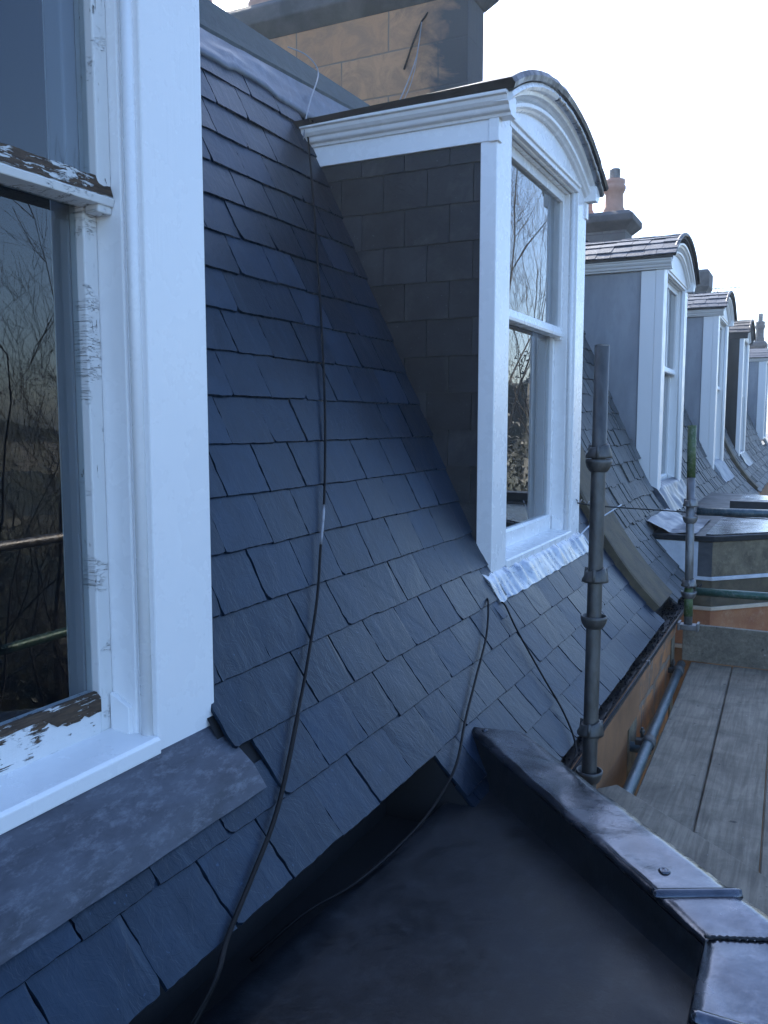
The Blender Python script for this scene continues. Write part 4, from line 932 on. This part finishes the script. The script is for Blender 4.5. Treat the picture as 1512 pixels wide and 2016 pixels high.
# outer side of the scaffold, seen mirrored in the nearest window
stube((0.60, -1.5, -0.485), (0.60, 5.2, -0.485), M['galv'], 'pale steel guard rail mirrored in the nearest window')
stube((0.62, -1.5, -0.90), (0.62, 5.2, -0.90), M['green'], 'green guard rail mirrored low in the nearest window')
def line3(z): return (0.645, 2.28)
p3 = thing('scaffold_standard', (0.645, 2.28, -3), 'outer scaffold pole mirrored at the left edge of the nearest window', 'scaffold pole', 'scaffold uprights')
mb = MB(); mb.tube([(0.645, 2.28, -3), (0.645, 2.28, -0.43)], TR, 18); mb.build('tube', M['galv_dark'], p3, smooth=True)
cups(p3, line3, [('top', -0.50), ('bowl', -0.54), ('top', -0.87), ('bowl', -0.96)], M['galv_dark'])
# boards
DIRB = Vector((0.0208, -1.0, 0)).normalized(); NB = Vector((1.0, 0.0208, 0)).normalized()
def board(xs, wd, yf, yn, z, label, jit=0.0, th=0.03):
    o = Vector((xs, yf, 0)); L = (yf - yn); mb = MB(); n = 16; rings = []
    for i in range(n + 1):
        a = o + DIRB * (L * i / n); wv = 0.0015 * noise.noise(Vector((a.y * 2, xs, 0))); e = 0.0015 * noise.noise(Vector((a.y * 5, xs, 3)))
        p = a + NB * (0.0 + e); q = a + NB * (wd - e)
        rings.append([(p.x, p.y, z - th), (p.x, p.y, z - 0.007 + wv), (p.x + 0.005, p.y, z + wv), (q.x - 0.005, q.y, z + wv), (q.x, q.y, z - 0.007 + wv), (q.x, q.y, z - th)])
    mb.sweep(rings); o = mb.build('scaffold_board', M['board']); tag(o, label, 'scaffold board', 'scaffold boards'); return o
BZ = -1.24
names = ['grey scaffold board beside the long blue-green tube', 'second grey scaffold board from the wall, right of the long dark seam', 'grey scaffold board at the lower right with a pale gap beside it']
xs = -0.52
lab4 = ['grey scaffold board under the camera beyond the right edge', 'outer scaffold board next to the outer guard rail', 'outermost scaffold board below the outer guard rail']
for q in range(6):
    x0 = [-0.497, -0.307, -0.118, 0.075, 0.262, 0.45][q]; wd = [0.184, 0.183, 0.186, 0.182, 0.184, 0.184][q]
    board(x0 - (0.012 if q == 0 else 0), wd + (0.015 if q == 0 else 0.004) , 4.60, 1.55 if q < 2 else -1.2, BZ + [0, 0.0015, -0.002, 0, 0.001, 0][q], (names + lab4)[q])
# diagonal board along the bay
mb = MB(); o_ = Vector((-0.269, 2.60, 0)); dd = Vector((0.75, -0.66, 0)).normalized(); nn = Vector((-0.66, -0.75, 0)).normalized(); a = o_ - dd * 0.35; b_ = o_ + dd * 0.52
pl = [a, b_, b_ + nn * 0.19, a + nn * 0.19]
mb.prism_z([(p.x, p.y) for p in pl], BZ + 0.004, BZ + 0.028); o = mb.build('scaffold_board', M['board'], bevel=0.003); tag(o, 'scaffold board laid diagonally beside the shiny lead upstand', 'scaffold board', 'scaffold boards')
# pale sliver in the gap: off-cut
mb = MB(); mb.box(-0.119, -0.114, 2.45, 3.1, BZ - 0.02, BZ - 0.004); 
tb = MB(); tb.box(-0.555, 0.75, 4.610, 4.640, BZ + 0.003, -1.045); tb = tb.build('toe_board', M['board'], bevel=0.003); tag(tb, 'upright brown toe board closing the far end of the scaffold deck', 'toe board')

# ------------------------------------------------------------------ ground and the trees across the street (seen in the panes)
def structure(name, mb, m): o = mb.build(name, m); tag(o, kind='structure'); return o
mb = MB(); mb.box(-900, 900, -900, 900, -11.6, -11.5); structure('ground', mb, M['ground'])
mb = MB(); mb.box(0.8, 6.5, -60, 90, -11.499, -11.46); structure('road', mb, M['road'])
def tree(x, y, z0, h, seed, label, lean=(0, 0), r0=0.2, m='bark', depth=7, spread=0.55, trunk_frac=0.3):
    rr = random.Random(seed); root = thing('bare_tree', (x, y, z0), label, 'tree', 'bare trees across the street')
    trunk = MB(); crown = MB(); trunk.smooth = crown.smooth = True
    count = [0]
    def grow(p, d, L, r, lvl):
        if lvl > depth or count[0] > 5200 or p.x < 3.0 + 0.02 * p.y: return
        count[0] += 1; n = 4; pts = [p]; dd = d.copy()
        for i in range(n):
            dd = (dd + Vector((rr.gauss(0, 0.11), rr.gauss(0, 0.11), rr.gauss(0.03, 0.07)))).normalized(); pts.append(pts[-1] + dd * L / n)
        rad = [r * (1 - 0.42 * i / n) for i in range(n + 1)]
        (trunk if lvl == 0 else crown).tube(pts, rad, 8 if lvl < 2 else (5 if lvl < 4 else 3), caps=False)
        k = rr.choice((2, 3)) if lvl < depth - 1 else 3
        for q in range(k):
            i = n if q == 0 else rr.randint(1 if lvl else 2, n); base = pts[i]; ax = dd.orthogonal().normalized(); ax.rotate(Matrix.Rotation(rr.uniform(0, 6.28), 3, dd))
            ang = rr.uniform(0.15, 0.4) if q == 0 else rr.uniform(0.4, 0.4 + spread)
            nd = (dd * math.cos(ang) + ax * math.sin(ang)); nd.z += 0.08; nd.normalize()
            grow(base, nd, L * (rr.uniform(0.74, 0.92) if q == 0 else rr.uniform(0.6, 0.85)), max(rad[i] * (0.85 if q == 0 else 0.58), 0.005), lvl + 1)
    grow(Vector((x, y, z0)), Vector((lean[0], lean[1], 1)).normalized(), h * trunk_frac, r0, 0)
    trunk.build('trunk', M[m], root); crown.build('crown', M[m], root)
for t in [
    (5.95, 25.3, -11.5, 16, 11, 'slender bare dark tree mirrored in the upper pane of the tall dormer', (0.0, 0.0), 0.17, 'bark', 8, 0.35, 0.33),
    (5.8, 27.5, -11.5, 17, 22, 'thicker pale-barked tree mirrored beside the slender one in the tall dormer pane', (0.03, -0.02), 0.24, 'bark_pale', 8, 0.35, 0.36),
    (10.2, 10.8, -11.5, 13.0, 33, 'fan-shaped bare tree mirrored in the lower pane of the nearest dormer', (0.0, 0.0), 0.22, 'bark', 8, 0.6, 0.30),
    (12.3, 12.6, -11.5, 13.5, 44, 'bare tree mirrored at the left edge of the nearest lower pane', (0.03, -0.03), 0.2, 'bark', 8, 0.6, 0.30),
    (10.6, 11.9, -11.5, 12.6, 55, 'bare tree mirrored at the right of the nearest lower pane', (-0.02, 0.03), 0.2, 'bark', 8, 0.6, 0.30),
    (9.5, 33.0, -11.5, 13, 66, 'bare tree mirrored far up the street in the dormer panes', (0, 0), 0.2, 'bark', 7, 0.6, 0.3),
    (14.5, 15.5, -11.5, 14.5, 77, 'bare tree behind the others in the nearest window reflection', (0, 0), 0.22, 'bark', 7, 0.6, 0.3)]:
    tree(*t)
mb = MB(); rr = random.Random(88)
MASS = [(8.5, 27, -5.2, 3.0, 4.5, 7.4, 8000), (9, 37, -4, 3.4, 6, 7.6, 5000), (15, 22, -8, 5, 9, 6.6, 6000), (15, 13, -8, 4.6, 7, 6.2, 7000), (18, 4, -8, 5, 7, 6.4, 4000), (12.2, 9.5, -9, 2.2, 4, 4.6, 5000), (12, 16, -9, 2.6, 5, 4.8, 5000), (20, 32, -7, 6, 12, 7, 4000), (11, 46, -6, 4, 8, 6.5, 3000), (45, 30, -11, 12, 70, 13.5, 3000), (30, 20, -11, 9, 30, 11.5, 3000)]
for (cx, cy, cz, rx, ry, rz, n_) in MASS:
    vs = []; nu, nv = 22, 14
    for i in range(nv + 1):
        for k in range(nu):
            th, ph = math.pi * i / nv, 2 * math.pi * k / nu; d = Vector((math.sin(th) * math.cos(ph), math.sin(th) * math.sin(ph), math.cos(th)))
            f = 0.78 + 0.16 * noise.noise(d * 2.3 + Vector((cx, cy, 0))); vs.append((cx + d.x * rx * f, cy + d.y * ry * f, cz + d.z * rz * f))
    mb.add(vs, [(i * nu + k, (i + 1) * nu + k, (i + 1) * nu + (k + 1) % nu, i * nu + (k + 1) % nu) for i in range(nv) for k in range(nu)])
    for q in range(n_):
        d = Vector((rr.gauss(0, 1), rr.gauss(0, 1), rr.gauss(0, 1))).normalized(); f = 0.78 + 0.16 * noise.noise(d * 2.3 + Vector((cx, cy, 0))) + rr.random() ** 2 * 0.2
        c = Vector((cx + d.x * rx * f, cy + d.y * ry * f, cz + d.z * rz * f)); a = Vector((rr.gauss(0, 1), rr.gauss(0, 1), rr.gauss(0, 1))).normalized(); b = a.orthogonal().normalized(); s_ = rr.uniform(0.05, 0.13)
        mb.add([c - a * s_, c + b * s_ * 0.5, c + a * s_, c - b * s_ * 0.5], [(0, 1, 2, 3)])
o = mb.build('evergreen_shrubs', M['leaf']); tag(o, 'dark evergreen undergrowth mirrored low in the dormer panes', 'shrubs', kind='stuff')

# ------------------------------------------------------------------ air: scattering volume added to imitate the lens glare
mb = MB(); mb.box(-60, 75, -70, 105, -12.6, 9.0)
hz = bpy.data.materials.new('glare_air'); hz.use_nodes = True; hn = hz.node_tree.nodes; hn.remove(hn['Principled BSDF'])
pv = hn.new('ShaderNodeVolumePrincipled'); pv.inputs['Density'].default_value = 0.0020; pv.inputs['Color'].default_value = (0.74, 0.87, 1.0, 1); pv.inputs['Anisotropy'].default_value = 0.55
hz.node_tree.links.new(pv.outputs[0], hn['Material Output'].inputs['Volume'])
o = mb.build('glare_volume', hz); tag(o, kind='stuff', label='added scattering volume imitating lens glare over the far dormers', cat='glare_volume')
